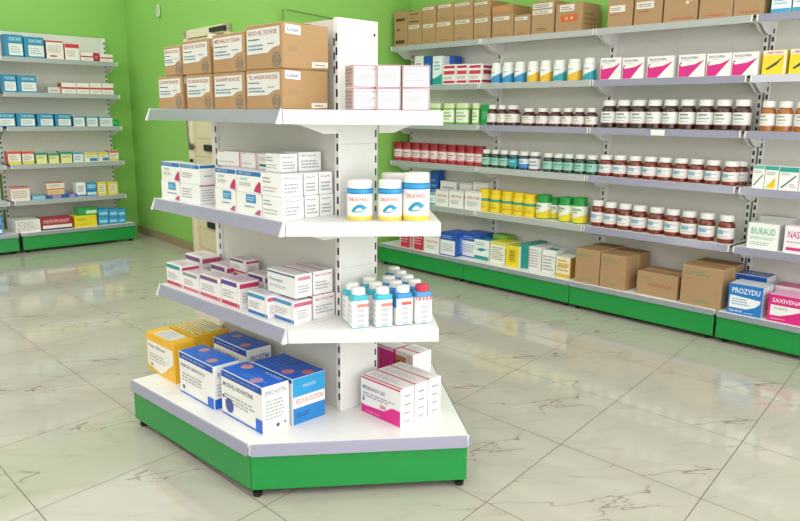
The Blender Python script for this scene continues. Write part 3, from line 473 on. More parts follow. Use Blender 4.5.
    ('brownbig', 'medicine_bottle', 'R', 0.442, 0.258, 1.317, 0.113, 0.113, 0.193, 0, 'large dark brown bottle, fourth from left below the magenta wedge boxes', 'bottle', 'large dark brown bottles on the third shelf'),
    ('brownbig', 'medicine_bottle', 'R', 0.556, 0.256, 1.317, 0.108, 0.108, 0.193, 0, 'large dark brown bottle, fifth from left below the magenta wedge boxes', 'bottle', 'large dark brown bottles on the third shelf'),
    ('brownbig', 'medicine_bottle', 'R', 0.673, 0.257, 1.317, 0.111, 0.111, 0.193, 0, 'large dark brown bottle, sixth from left below the magenta wedge boxes', 'bottle', 'large dark brown bottles on the third shelf'),
    ('brownbig', 'medicine_bottle', 'R', 0.794, 0.257, 1.317, 0.111, 0.111, 0.192, 0, 'large dark brown bottle, seventh from left below the magenta wedge boxes', 'bottle', 'large dark brown bottles on the third shelf'),
    ('brownbig', 'medicine_bottle', 'R', 0.909, 0.256, 1.317, 0.11, 0.11, 0.191, 0, 'large dark brown bottle, eighth from left below the magenta wedge boxes', 'bottle', 'large dark brown bottles on the third shelf'),
    ('brownbig', 'medicine_bottle', 'R', 1.026, 0.254, 1.317, 0.106, 0.106, 0.19, 0, 'large dark brown bottle, ninth from left below the magenta wedge boxes', 'bottle', 'large dark brown bottles on the third shelf'),
    ('amber', 'medicine_bottle', 'R', 1.183, 0.245, 1.317, 0.087, 0.087, 0.18, 0, 'amber orange bottle with white cap, first from left below the yellow boxes', 'bottle', 'amber bottles at the right edge'),
    ('amber', 'medicine_bottle', 'R', 1.279, 0.246, 1.317, 0.089, 0.089, 0.178, 0, 'amber orange bottle with white cap, second from left below the yellow boxes', 'bottle', 'amber bottles at the right edge'),
    ('amber', 'medicine_bottle', 'R', 1.379, 0.246, 1.317, 0.089, 0.089, 0.176, 0, 'amber orange bottle with white cap, third from left below the yellow boxes', 'bottle', 'amber bottles at the right edge'),
    ('redjar', 'pill_jar', 'R', -2.095, 0.259, 0.972, 0.115, 0.115, 0.171, 0, 'dark red capped jar with white band, first from left of its row', 'jar', 'dark red jars on the fourth shelf'),
    ('redjar', 'pill_jar', 'R', -1.974, 0.258, 0.972, 0.112, 0.112, 0.171, 0, 'dark red capped jar with white band, second from left of its row', 'jar', 'dark red jars on the fourth shelf'),
    ('redjar', 'pill_jar', 'R', -1.855, 0.256, 0.972, 0.109, 0.109, 0.17, 0, 'dark red capped jar with white band, third from left of its row', 'jar', 'dark red jars on the fourth shelf'),
    ('redjar', 'pill_jar', 'R', -1.74, 0.255, 0.972, 0.107, 0.107, 0.17, 0, 'dark red capped jar with white band, fourth from left of its row', 'jar', 'dark red jars on the fourth shelf'),
    ('redjar', 'pill_jar', 'R', -1.625, 0.254, 0.972, 0.104, 0.104, 0.17, 0, 'dark red capped jar with white band, fifth from left of its row', 'jar', 'dark red jars on the fourth shelf'),
    ('redjar', 'pill_jar', 'R', -1.514, 0.252, 0.972, 0.102, 0.102, 0.169, 0, 'dark red capped jar with white band, sixth from left of its row', 'jar', 'dark red jars on the fourth shelf'),
    ('redjar', 'pill_jar', 'R', -1.405, 0.251, 0.972, 0.099, 0.099, 0.169, 0, 'dark red capped jar with white band, seventh from left of its row', 'jar', 'dark red jars on the fourth shelf'),
    ('redjar', 'pill_jar', 'R', -1.299, 0.25, 0.972, 0.097, 0.097, 0.169, 0, 'dark red capped jar with white band, eighth from left of its row', 'jar', 'dark red jars on the fourth shelf'),
    ('redjar', 'pill_jar', 'R', -1.194, 0.249, 0.972, 0.095, 0.095, 0.168, 0, 'dark red capped jar with white band, ninth from left of its row', 'jar', 'dark red jars on the fourth shelf'),
    ('redjar', 'pill_jar', 'R', -1.097, 0.248, 0.972, 0.092, 0.092, 0.168, 0, 'dark red capped jar with white band, tenth from left of its row', 'jar', 'dark red jars on the fourth shelf'),
    ('gbGreen', 'medicine_bottle', 'R', -1.018, 0.245, 0.972, 0.088, 0.088, 0.145, 0, 'small dark green bottle with green label, first from left above yellow jars', 'bottle', 'small dark green bottles on the fourth shelf'),
    ('gbGreen', 'medicine_bottle', 'R', -0.92, 0.243, 0.972, 0.084, 0.084, 0.145, 0, 'small dark green bottle with green label, second from left above yellow jars', 'bottle', 'small dark green bottles on the fourth shelf'),
    ('gbGreen', 'medicine_bottle', 'R', -0.829, 0.244, 0.972, 0.086, 0.086, 0.146, 0, 'small dark green bottle with green label, third from left above yellow jars', 'bottle', 'small dark green bottles on the fourth shelf'),
    ('gbTeal', 'medicine_bottle', 'R', -0.733, 0.247, 0.972, 0.092, 0.092, 0.145, 0, 'small dark green bottle with teal label, fourth from left above yellow jars', 'bottle', 'small dark green bottles on the fourth shelf'),
    ('gbBlue', 'medicine_bottle', 'R', -0.63, 0.25, 0.972, 0.097, 0.097, 0.145, 0, 'small dark green bottle with blue label, fifth from left above yellow jars', 'bottle', 'small dark green bottles on the fourth shelf'),
    ('gbWhite', 'medicine_bottle', 'R', -0.531, 0.251, 0.972, 0.098, 0.098, 0.146, 0, 'small dark green bottle with white label, sixth from left above yellow jars', 'bottle', 'small dark green bottles on the fourth shelf'),
    ('gbGreen', 'medicine_bottle', 'R', -0.398, 0.248, 0.972, 0.093, 0.093, 0.142, 0, 'small dark green bottle with pale green label, seventh from left above yellow jars', 'bottle', 'small dark green bottles on the fourth shelf'),
    ('gbGreen', 'medicine_bottle', 'R', -0.304, 0.248, 0.972, 0.093, 0.093, 0.142, 0, 'small dark green bottle with pale green label, eighth from left above yellow jars', 'bottle', 'small dark green bottles on the fourth shelf'),
    ('gbGreen', 'medicine_bottle', 'R', -0.212, 0.245, 0.972, 0.087, 0.087, 0.143, 0, 'small dark green bottle with pale green label, ninth from left above yellow jars', 'bottle', 'small dark green bottles on the fourth shelf'),
    ('gbGreen', 'medicine_bottle', 'R', -0.113, 0.247, 0.972, 0.092, 0.092, 0.145, 0, 'small dark green bottle with pale green label, tenth from left above yellow jars', 'bottle', 'small dark green bottles on the fourth shelf'),
    ('gbGreen', 'medicine_bottle', 'R', -0.013, 0.248, 0.972, 0.094, 0.094, 0.145, 0, 'small dark green bottle with pale green label, eleventh from left above yellow jars', 'bottle', 'small dark green bottles on the fourth shelf'),
    ('redbrown', 'medicine_bottle', 'R', 0.099, 0.256, 0.972, 0.108, 0.108, 0.151, 0, 'red brown bottle, first from left along the fourth shelf of the middle bay', 'bottle', 'red brown bottles on the fourth shelf'),
    ('redbrown', 'medicine_bottle', 'R', 0.212, 0.254, 0.972, 0.105, 0.105, 0.153, 0, 'red brown bottle, second from left along the fourth shelf of the middle bay', 'bottle', 'red brown bottles on the fourth shelf'),
    ('redbrown', 'medicine_bottle', 'R', 0.328, 0.253, 0.972, 0.103, 0.103, 0.155, 0, 'red brown bottle, third from left along the fourth shelf of the middle bay', 'bottle', 'red brown bottles on the fourth shelf'),
    ('redbrown', 'medicine_bottle', 'R', 0.441, 0.255, 0.972, 0.107, 0.107, 0.155, 0, 'red brown bottle, fourth from left along the fourth shelf of the middle bay', 'bottle', 'red brown bottles on the fourth shelf'),
    ('redbrown', 'medicine_bottle', 'R', 0.549, 0.254, 0.972, 0.104, 0.104, 0.155, 0, 'red brown bottle, fifth from left along the fourth shelf of the middle bay', 'bottle', 'red brown bottles on the fourth shelf'),
    ('redbrown', 'medicine_bottle', 'R', 0.663, 0.254, 0.972, 0.104, 0.104, 0.155, 0, 'red brown bottle, sixth from left along the fourth shelf of the middle bay', 'bottle', 'red brown bottles on the fourth shelf'),
    ('redbrown', 'medicine_bottle', 'R', 0.769, 0.252, 0.972, 0.101, 0.101, 0.155, 0, 'red brown bottle, seventh from left along the fourth shelf of the middle bay', 'bottle', 'red brown bottles on the fourth shelf'),
    ('redbrown', 'medicine_bottle', 'R', 0.878, 0.252, 0.972, 0.1, 0.1, 0.154, 0, 'red brown bottle, eighth from left along the fourth shelf of the middle bay', 'bottle', 'red brown bottles on the fourth shelf'),
    ('redbrown', 'medicine_bottle', 'R', 0.994, 0.251, 0.972, 0.099, 0.099, 0.153, 0, 'red brown bottle, ninth from left along the fourth shelf of the middle bay', 'bottle', 'red brown bottles on the fourth shelf'),
    ('redbrown', 'medicine_bottle', 'R', 1.019, 0.33, 0.972, 0.097, 0.097, 0.152, 0, 'red brown bottle half hidden behind the last one of the fourth shelf', 'bottle', 'red brown bottles on the fourth shelf'),
    ('whitegreen', 'medicine_box', 'R', 1.181, 0.2, 0.972, 0.068, 0.1, 0.141, 0, 'narrow white box with green slash at left of the right bay', 'medicine box', 'teal topped boxes in the right bay'),
    ('yellowtri', 'medicine_box', 'R', 1.257, 0.2, 0.972, 0.077, 0.1, 0.14, 0, 'white box with teal top and yellow triangle in the right bay', 'medicine box', 'teal topped boxes in the right bay'),
    ('whiteteal', 'medicine_box', 'R', 1.355, 0.2, 0.972, 0.109, 0.1, 0.139, 0, 'wide white box with teal top and dark slash in the right bay', 'medicine box', 'teal topped boxes in the right bay'),
    ('whitegreen', 'medicine_box', 'R', 1.458, 0.2, 0.972, 0.087, 0.1, 0.14, 0, 'white box cut off by the right picture edge, below amber bottles', 'medicine box', 'teal topped boxes in the right bay'),
    ('bluewhite', 'medicine_box', 'R', -1.615, 0.2, 0.6, 0.086, 0.1, 0.104, 0, 'blue and white box peeping out beside the gondola jars, fifth shelf', 'medicine box', None),
    ('whitered', 'medicine_box', 'R', -1.488, 0.2, 0.6, 0.153, 0.06, 0.142, 0, 'white box with short red print, first from left in front of smaller boxes', 'medicine box', 'white boxes with small red print'),
    ('whitered', 'medicine_box', 'R', -1.318, 0.2, 0.6, 0.166, 0.06, 0.151, 0, 'white box with short red print, second from left in front of smaller boxes', 'medicine box', 'white boxes with small red print'),
    ('whitered', 'medicine_box', 'R', -1.123, 0.2, 0.6, 0.183, 0.06, 0.16, 0, 'white box with short red print, third from left in front of smaller boxes', 'medicine box', 'white boxes with small red print'),
    ('blue', 'medicine_box', 'R', -1.709, 0.33, 0.6, 0.101, 0.08, 0.29, 0, 'tall deep blue box at the back left of the fifth shelf', 'medicine box', None),
    ('whiteblue', 'medicine_box', 'R', -1.524, 0.32, 0.6, 0.196, 0.09, 0.208, 0, 'white box with blue print behind the first red print box', 'medicine box', 'boxes behind the red print boxes'),
    ('whitered', 'medicine_box', 'R', -1.318, 0.32, 0.6, 0.14, 0.09, 0.21, 0, 'white box behind the second red print box, beside the grey one', 'medicine box', 'boxes behind the red print boxes'),
    ('whitered', 'medicine_box', 'R', -1.15, 0.32, 0.6, 0.169, 0.09, 0.227, 0, 'white box behind the third red print box, near yellow jars', 'medicine box', 'boxes behind the red print boxes'),
    ('yellowjar', 'pill_jar', 'R', -1.03, 0.26, 0.6, 0.116, 0.116, 0.187, 0, 'yellow jar with teal band, first from left beside the green jars', 'jar', 'yellow jars on the fifth shelf'),
    ('yellowjar', 'pill_jar', 'R', -0.907, 0.258, 0.6, 0.113, 0.113, 0.186, 0, 'yellow jar with teal band, second from left beside the green jars', 'jar', 'yellow jars on the fifth shelf'),
    ('yellowjar', 'pill_jar', 'R', -0.784, 0.262, 0.6, 0.12, 0.12, 0.185, 0, 'yellow jar with teal band, third from left beside the green jars', 'jar', 'yellow jars on the fifth shelf'),
    ('yellowjar', 'pill_jar', 'R', -0.668, 0.257, 0.6, 0.111, 0.111, 0.184, 0, 'yellow jar with teal band, fourth from left beside the green jars', 'jar', 'yellow jars on the fifth shelf'),
    ('yellowjar', 'pill_jar', 'R', -0.56, 0.259, 0.6, 0.115, 0.115, 0.182, 0, 'yellow jar with teal band, fifth from left beside the green jars', 'jar', 'yellow jars on the fifth shelf'),
    ('greencap', 'pill_jar', 'R', -0.432, 0.263, 0.6, 0.123, 0.123, 0.189, 0, 'green capped jar with yellow foot right next to the yellow jars', 'jar', 'green capped jars on the fifth shelf'),
    ('greencap', 'pill_jar', 'R', -0.373, 0.321, 0.6, 0.1, 0.1, 0.166, 0, 'green capped jar standing half hidden behind two others', 'jar', 'green capped jars on the fifth shelf'),
    ('greencap', 'pill_jar', 'R', -0.224, 0.258, 0.6, 0.113, 0.113, 0.189, 0, 'green capped jar with white band, second in the front row', 'jar', 'green capped jars on the fifth shelf'),
    ('greencap', 'pill_jar', 'R', -0.104, 0.261, 0.6, 0.118, 0.118, 0.195, 0, 'green capped jar with yellow foot nearest the brown bottles', 'jar', 'green capped jars on the fifth shelf'),
    ('redbrown', 'medicine_bottle', 'R', 0.057, 0.253, 0.6, 0.103, 0.103, 0.191, 0, 'red brown bottle, first from left on the lowest bottle shelf above cartons', 'bottle', 'red brown bottles on the fifth shelf'),
    ('redbrown', 'medicine_bottle', 'R', 0.163, 0.252, 0.6, 0.101, 0.101, 0.186, 0, 'red brown bottle, second from left on the lowest bottle shelf above cartons', 'bottle', 'red brown bottles on the fifth shelf'),
    ('redbrown', 'medicine_bottle', 'R', 0.276, 0.255, 0.6, 0.107, 0.107, 0.186, 0, 'red brown bottle, third from left on the lowest bottle shelf above cartons', 'bottle', 'red brown bottles on the fifth shelf'),
    ('redbrown', 'medicine_bottle', 'R', 0.387, 0.257, 0.6, 0.111, 0.111, 0.184, 0, 'red brown bottle, fourth from left on the lowest bottle shelf above cartons', 'bottle', 'red brown bottles on the fifth shelf'),
    ('redbrown', 'medicine_bottle', 'R', 0.514, 0.259, 0.6, 0.114, 0.114, 0.184, 0, 'red brown bottle, fifth from left on the lowest bottle shelf above cartons', 'bottle', 'red brown bottles on the fifth shelf'),
    ('redbrown', 'medicine_bottle', 'R', 0.634, 0.255, 0.6, 0.107, 0.107, 0.182, 0, 'red brown bottle, sixth from left on the lowest bottle shelf above cartons', 'bottle', 'red brown bottles on the fifth shelf'),
    ('redbrown', 'medicine_bottle', 'R', 0.748, 0.256, 0.6, 0.108, 0.108, 0.18, 0, 'red brown bottle, seventh from left on the lowest bottle shelf above cartons', 'bottle', 'red brown bottles on the fifth shelf'),
    ('redbrown', 'medicine_bottle', 'R', 0.87, 0.255, 0.6, 0.107, 0.107, 0.18, 0, 'red brown bottle, eighth from left on the lowest bottle shelf above cartons', 'bottle', 'red brown bottles on the fifth shelf'),
    ('redbrown', 'medicine_bottle', 'R', 0.999, 0.253, 0.6, 0.103, 0.103, 0.18, 0, 'red brown bottle, ninth from left on the lowest bottle shelf above cartons', 'bottle', 'red brown bottles on the fifth shelf'),
    ('greentext', 'medicine_box', 'R', 1.244, 0.2, 0.6, 0.182, 0.09, 0.157, 0, 'white box with big green lettering below the teal topped boxes', 'medicine box', None),
    ('magentatext', 'medicine_box', 'R', 1.448, 0.2, 0.6, 0.159, 0.09, 0.161, 0, 'white box with magenta lettering cut by the right picture edge', 'medicine box', None),
    ('greybox', 'medicine_box', 'R', 1.268, 0.32, 0.6, 0.195, 0.08, 0.191, 0, 'flat grey box behind the green lettered box', 'medicine box', None),
    ('redbox', 'medicine_box', 'R', -1.813, 0.06, 0.2, 0.138, 0.14, 0.139, 0, 'crimson and pink box at the left end of the right wall base deck', 'medicine box', None),
    ('redbox', 'medicine_box', 'R', -1.638, 0.06, 0.2, 0.141, 0.14, 0.151, 0, 'crimson box second on the base deck, beside the white box', 'medicine box', None),
    ('whitered', 'medicine_box', 'R', -1.467, 0.06, 0.2, 0.189, 0.14, 0.146, 0, 'white box on the base deck between crimson and blue boxes', 'medicine box', None),
    ('bluebig', 'medicine_box', 'R', -1.264, 0.05, 0.2, 0.18, 0.22, 0.199, 0, 'deep blue box with white lower front on the base deck left', 'medicine box', None),
    ('bluebig', 'medicine_box', 'R', -1.087, 0.14, 0.2, 0.202, 0.2, 0.208, 0, 'deep blue box with white panel behind the white and teal box', 'medicine box', None),
    ('tealbot', 'medicine_box', 'R', -0.952, 0.13, 0.2, 0.159, 0.13, 0.171, 0, 'white box with teal bottom edge left of the yellow topped boxes', 'medicine box', None),
    ('yellowtop', 'medicine_box', 'R', -0.777, 0.13, 0.2, 0.156, 0.2, 0.173, 0, 'white box with yellow top, third left of the tall teal box', 'medicine box', None),
    ('yellowfront', 'medicine_box', 'R', -0.603, 0.1, 0.2, 0.127, 0.16, 0.173, 0, 'bright yellow fronted box with dark print on the base deck', 'medicine box', None),
    ('teal', 'medicine_box', 'R', -0.516, 0.13, 0.2, 0.073, 0.26, 0.197, 0, 'tall teal box standing between yellow and white boxes', 'medicine box', None),
    ('whitestack', 'medicine_box', 'R', -0.422, 0.15, 0.2, 0.13, 0.2, 0.183, 0, 'tall white box with text lines right of the teal box', 'medicine box', None),
    ('whitestack2', 'medicine_box', 'R', -0.273, 0.13, 0.2, 0.123, 0.17, 0.18, 0, 'white box with dark teal top patch beside the gold box', 'medicine box', None),
    ('gold', 'medicine_box', 'R', -0.108, 0.08, 0.2, 0.123, 0.16, 0.159, 0, 'gold and white box beside the brown cartons on the base deck', 'medicine box', None),
    ('greentopbox', 'medicine_box', 'R', -0.875, 0.27, 0.2, 0.15, 0.12, 0.208, 0, 'low green box lying at the back behind the yellow topped box', 'medicine box', None),
    ('cartonG', 'carton', 'R', 0.117, 0.05, 0.2, 0.2, 0.34, 0.253, 0, 'tall brown carton next to the gold box on the base deck', 'carton', 'brown cartons on the base deck'),
    ('cartonG', 'carton', 'R', 0.323, 0.05, 0.2, 0.197, 0.34, 0.243, 0, 'tall brown carton, second from left on the base deck', 'carton', 'brown cartons on the base deck'),
    ('cartonLow', 'carton', 'R', 0.648, 0.07, 0.2, 0.294, 0.22, 0.161, 0, 'low brown carton with red lettering between two taller cartons', 'carton', 'brown cartons on the base deck'),
    ('cartonG', 'carton', 'R', 0.956, 0.05, 0.2, 0.264, 0.33, 0.259, 0, 'largest brown carton on the base deck, beside the blue and white box', 'carton', 'brown cartons on the base deck'),
    ('prozydu', 'medicine_box', 'R', 1.235, 0.05, 0.2, 0.203, 0.17, 0.188, 0, 'blue and white box with bold lettering at the end of the base deck', 'medicine box', None),
    ('bluetop', 'medicine_box', 'R', 1.177, 0.26, 0.2, 0.21, 0.14, 0.213, 0, 'blue topped box standing behind the bold lettered blue box', 'medicine box', None),
    ('saxivena', 'medicine_box', 'R', 1.466, 0.05, 0.2, 0.191, 0.17, 0.162, 0, 'magenta box with white panel at the right picture edge', 'medicine box', None),
    ('magentaback', 'medicine_box', 'R', 1.427, 0.25, 0.2, 0.194, 0.14, 0.178, 0, 'magenta box behind the magenta white panel box', 'medicine box', None),
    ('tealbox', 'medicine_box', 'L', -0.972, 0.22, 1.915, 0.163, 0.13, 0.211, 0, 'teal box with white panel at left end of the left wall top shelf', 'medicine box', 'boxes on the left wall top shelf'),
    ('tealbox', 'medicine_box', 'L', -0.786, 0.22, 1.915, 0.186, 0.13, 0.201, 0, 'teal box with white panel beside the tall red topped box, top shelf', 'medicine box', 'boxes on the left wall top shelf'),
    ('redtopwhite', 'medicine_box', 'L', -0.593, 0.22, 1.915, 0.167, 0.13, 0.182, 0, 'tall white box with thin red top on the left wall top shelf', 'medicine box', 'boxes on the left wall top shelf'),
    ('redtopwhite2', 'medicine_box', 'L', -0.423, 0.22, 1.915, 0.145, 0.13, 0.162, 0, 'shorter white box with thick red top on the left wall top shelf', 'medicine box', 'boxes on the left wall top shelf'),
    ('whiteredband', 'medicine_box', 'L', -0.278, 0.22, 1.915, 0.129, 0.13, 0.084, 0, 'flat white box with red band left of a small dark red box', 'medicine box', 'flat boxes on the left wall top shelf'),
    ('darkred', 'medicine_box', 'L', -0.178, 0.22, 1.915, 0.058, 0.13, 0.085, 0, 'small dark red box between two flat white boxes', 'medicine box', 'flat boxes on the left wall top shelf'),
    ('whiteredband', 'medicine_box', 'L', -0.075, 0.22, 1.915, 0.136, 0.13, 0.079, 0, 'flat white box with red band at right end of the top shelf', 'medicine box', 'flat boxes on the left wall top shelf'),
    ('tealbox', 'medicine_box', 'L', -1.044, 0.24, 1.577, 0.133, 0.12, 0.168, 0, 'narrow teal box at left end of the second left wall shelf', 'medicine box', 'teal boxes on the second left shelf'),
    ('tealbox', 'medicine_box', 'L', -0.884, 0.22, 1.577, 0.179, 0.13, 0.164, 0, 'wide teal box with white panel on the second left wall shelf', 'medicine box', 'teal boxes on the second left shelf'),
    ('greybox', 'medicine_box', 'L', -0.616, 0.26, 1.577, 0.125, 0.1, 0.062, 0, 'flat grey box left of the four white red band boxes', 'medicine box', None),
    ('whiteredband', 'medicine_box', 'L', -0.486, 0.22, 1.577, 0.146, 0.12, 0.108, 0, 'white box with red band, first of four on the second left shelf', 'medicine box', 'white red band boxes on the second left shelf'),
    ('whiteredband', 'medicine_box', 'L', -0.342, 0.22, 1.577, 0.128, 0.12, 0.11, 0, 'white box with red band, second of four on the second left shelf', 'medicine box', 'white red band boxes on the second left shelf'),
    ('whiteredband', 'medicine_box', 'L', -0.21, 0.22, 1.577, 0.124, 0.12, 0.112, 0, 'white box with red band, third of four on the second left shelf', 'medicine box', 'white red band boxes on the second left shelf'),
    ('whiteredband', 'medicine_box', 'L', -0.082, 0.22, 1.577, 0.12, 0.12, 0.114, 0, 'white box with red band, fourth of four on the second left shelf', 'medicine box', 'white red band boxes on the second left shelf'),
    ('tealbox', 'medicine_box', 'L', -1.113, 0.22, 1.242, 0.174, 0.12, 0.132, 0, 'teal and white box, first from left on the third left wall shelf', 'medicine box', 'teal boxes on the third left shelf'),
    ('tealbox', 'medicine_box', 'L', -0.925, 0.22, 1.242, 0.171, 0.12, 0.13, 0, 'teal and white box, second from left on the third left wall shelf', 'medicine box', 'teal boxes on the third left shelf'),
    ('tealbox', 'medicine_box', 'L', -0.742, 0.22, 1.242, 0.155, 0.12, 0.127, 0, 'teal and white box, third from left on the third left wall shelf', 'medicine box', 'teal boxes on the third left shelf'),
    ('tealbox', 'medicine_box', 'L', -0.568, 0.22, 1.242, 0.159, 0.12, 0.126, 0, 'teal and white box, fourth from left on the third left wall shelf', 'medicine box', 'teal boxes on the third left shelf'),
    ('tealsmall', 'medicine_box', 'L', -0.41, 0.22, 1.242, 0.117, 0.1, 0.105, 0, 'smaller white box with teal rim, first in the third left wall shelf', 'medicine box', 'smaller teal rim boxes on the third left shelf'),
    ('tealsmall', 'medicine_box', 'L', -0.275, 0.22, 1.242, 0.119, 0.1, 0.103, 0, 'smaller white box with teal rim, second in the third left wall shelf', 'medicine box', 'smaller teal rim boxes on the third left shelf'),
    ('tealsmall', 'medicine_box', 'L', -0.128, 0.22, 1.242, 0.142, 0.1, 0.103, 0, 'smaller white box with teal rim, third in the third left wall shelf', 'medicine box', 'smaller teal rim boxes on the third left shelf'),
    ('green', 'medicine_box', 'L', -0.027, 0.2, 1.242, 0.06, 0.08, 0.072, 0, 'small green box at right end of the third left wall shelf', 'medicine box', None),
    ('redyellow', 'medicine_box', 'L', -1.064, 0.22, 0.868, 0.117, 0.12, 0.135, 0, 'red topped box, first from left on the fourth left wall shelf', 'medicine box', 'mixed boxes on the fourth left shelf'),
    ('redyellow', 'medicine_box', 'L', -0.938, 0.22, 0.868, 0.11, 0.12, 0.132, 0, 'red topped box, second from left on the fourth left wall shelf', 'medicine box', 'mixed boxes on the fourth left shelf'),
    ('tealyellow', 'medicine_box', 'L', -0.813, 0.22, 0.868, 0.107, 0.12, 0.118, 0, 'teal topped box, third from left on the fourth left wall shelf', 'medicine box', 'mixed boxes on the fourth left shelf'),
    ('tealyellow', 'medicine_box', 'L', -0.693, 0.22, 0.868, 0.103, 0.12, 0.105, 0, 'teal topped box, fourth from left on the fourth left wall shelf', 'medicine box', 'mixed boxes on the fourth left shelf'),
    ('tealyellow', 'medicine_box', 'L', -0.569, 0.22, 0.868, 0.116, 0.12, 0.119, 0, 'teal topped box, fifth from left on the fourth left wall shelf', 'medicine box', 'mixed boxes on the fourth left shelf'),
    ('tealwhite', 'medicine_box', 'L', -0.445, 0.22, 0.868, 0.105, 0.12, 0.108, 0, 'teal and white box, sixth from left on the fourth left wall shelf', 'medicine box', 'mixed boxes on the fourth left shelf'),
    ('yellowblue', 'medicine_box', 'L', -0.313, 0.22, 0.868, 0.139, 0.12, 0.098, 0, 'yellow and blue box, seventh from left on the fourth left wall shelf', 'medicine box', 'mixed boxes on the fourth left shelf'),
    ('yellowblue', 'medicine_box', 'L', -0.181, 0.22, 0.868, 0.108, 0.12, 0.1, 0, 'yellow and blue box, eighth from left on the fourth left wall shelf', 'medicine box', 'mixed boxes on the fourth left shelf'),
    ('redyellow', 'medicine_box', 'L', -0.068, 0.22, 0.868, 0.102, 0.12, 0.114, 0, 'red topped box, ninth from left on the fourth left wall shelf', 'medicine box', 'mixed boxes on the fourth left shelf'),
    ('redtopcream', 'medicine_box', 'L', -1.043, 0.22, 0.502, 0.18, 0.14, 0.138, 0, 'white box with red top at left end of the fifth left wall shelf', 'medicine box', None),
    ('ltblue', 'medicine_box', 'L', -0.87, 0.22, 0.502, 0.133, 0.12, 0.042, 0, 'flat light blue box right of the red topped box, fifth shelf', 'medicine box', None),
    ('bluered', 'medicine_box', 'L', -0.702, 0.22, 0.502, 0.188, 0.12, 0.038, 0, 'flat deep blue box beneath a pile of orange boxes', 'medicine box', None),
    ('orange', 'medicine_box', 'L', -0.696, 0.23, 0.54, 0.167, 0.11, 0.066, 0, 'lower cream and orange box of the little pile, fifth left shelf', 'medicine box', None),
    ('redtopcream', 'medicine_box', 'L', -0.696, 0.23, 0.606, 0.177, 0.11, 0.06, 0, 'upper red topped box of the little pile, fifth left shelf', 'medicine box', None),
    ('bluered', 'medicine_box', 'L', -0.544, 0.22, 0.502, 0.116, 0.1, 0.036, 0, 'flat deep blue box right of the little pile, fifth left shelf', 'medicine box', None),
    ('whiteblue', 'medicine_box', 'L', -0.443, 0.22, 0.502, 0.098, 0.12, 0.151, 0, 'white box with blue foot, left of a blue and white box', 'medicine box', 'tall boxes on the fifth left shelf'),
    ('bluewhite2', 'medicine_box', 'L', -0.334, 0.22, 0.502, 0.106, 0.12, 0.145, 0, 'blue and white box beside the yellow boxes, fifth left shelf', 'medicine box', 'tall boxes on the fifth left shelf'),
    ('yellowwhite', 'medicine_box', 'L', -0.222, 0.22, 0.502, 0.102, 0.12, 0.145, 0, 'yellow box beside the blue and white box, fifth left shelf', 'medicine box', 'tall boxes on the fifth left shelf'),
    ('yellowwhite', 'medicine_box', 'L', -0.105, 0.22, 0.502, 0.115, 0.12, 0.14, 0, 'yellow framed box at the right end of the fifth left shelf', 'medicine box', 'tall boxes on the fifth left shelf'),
    ('whitestack', 'medicine_box', 'L', -1.041, 0.06, 0.2, 0.229, 0.3, 0.124, 0, 'big plain white box with grey lines at left of the left base deck', 'medicine box', None),
    ('maroon', 'medicine_box', 'L', -0.761, 0.07, 0.2, 0.307, 0.16, 0.122, 0, 'wide maroon box with white strip on the left base deck', 'medicine box', None),
    ('yellowbox', 'medicine_box', 'L', -0.475, 0.07, 0.2, 0.232, 0.16, 0.117, 0, 'wide yellow box on the left base deck under a green box', 'medicine box', None),
    ('greenbox', 'medicine_box', 'L', -0.435, 0.1, 0.317, 0.202, 0.13, 0.075, 0, 'green box lying on top of the wide yellow box', 'medicine box', None),
    ('cyanbox', 'medicine_box', 'L', -0.285, 0.08, 0.2, 0.105, 0.14, 0.082, 0, 'lower light blue box, first from left on the left base deck', 'medicine box', 'light blue boxes on the left base deck'),
    ('cyanbox', 'medicine_box', 'L', -0.279, 0.08, 0.282, 0.105, 0.14, 0.088, 0, 'upper light blue box, first from left on the left base deck', 'medicine box', 'light blue boxes on the left base deck'),
    ('cyanbox', 'medicine_box', 'L', -0.177, 0.08, 0.2, 0.094, 0.14, 0.072, 0, 'lower light blue box, second from left on the left base deck', 'medicine box', 'light blue boxes on the left base deck'),
    ('cyanbox', 'medicine_box', 'L', -0.172, 0.08, 0.272, 0.094, 0.14, 0.089, 0, 'upper light blue box, second from left on the left base deck', 'medicine box', 'light blue boxes on the left base deck'),
    ('cyanbox', 'medicine_box', 'L', -0.085, 0.08, 0.2, 0.078, 0.14, 0.064, 0, 'lower light blue box, third from left on the left base deck', 'medicine box', 'light blue boxes on the left base deck'),
    ('cyanbox', 'medicine_box', 'L', -0.08, 0.08, 0.264, 0.078, 0.14, 0.09, 0, 'upper light blue box, third from left on the left base deck', 'medicine box', 'light blue boxes on the left base deck'),
    ('bluewhite2', 'medicine_box', 'L', -1.342, 0.06, 0.2, 0.132, 0.16, 0.182, 0, 'blue box at the left picture edge on the neighbouring base deck', 'medicine box', None),
    ('cartonN', 'carton', 'G', -0.86, -0.23, 1.412, 0.216, 0.205, 0.139, 0, 'lower brown carton with white label at the far left on the gondola top shelf', 'carton', 'brown cartons on the gondola top shelf'),
    ('cartonN', 'carton', 'G', -0.824, -0.23, 1.552, 0.149, 0.205, 0.121, 0, 'upper brown carton with white label at the far left on the gondola top shelf', 'carton', 'brown cartons on the gondola top shelf'),
    ('cartonN', 'carton', 'G', -0.614, -0.23, 1.412, 0.206, 0.205, 0.138, 0, 'lower brown carton with white label second from left on the gondola top shelf', 'carton', 'brown cartons on the gondola top shelf'),
    ('cartonN', 'carton', 'G', -0.629, -0.23, 1.551, 0.222, 0.205, 0.135, 0, 'upper brown carton with white label second from left on the gondola top shelf', 'carton', 'brown cartons on the gondola top shelf'),
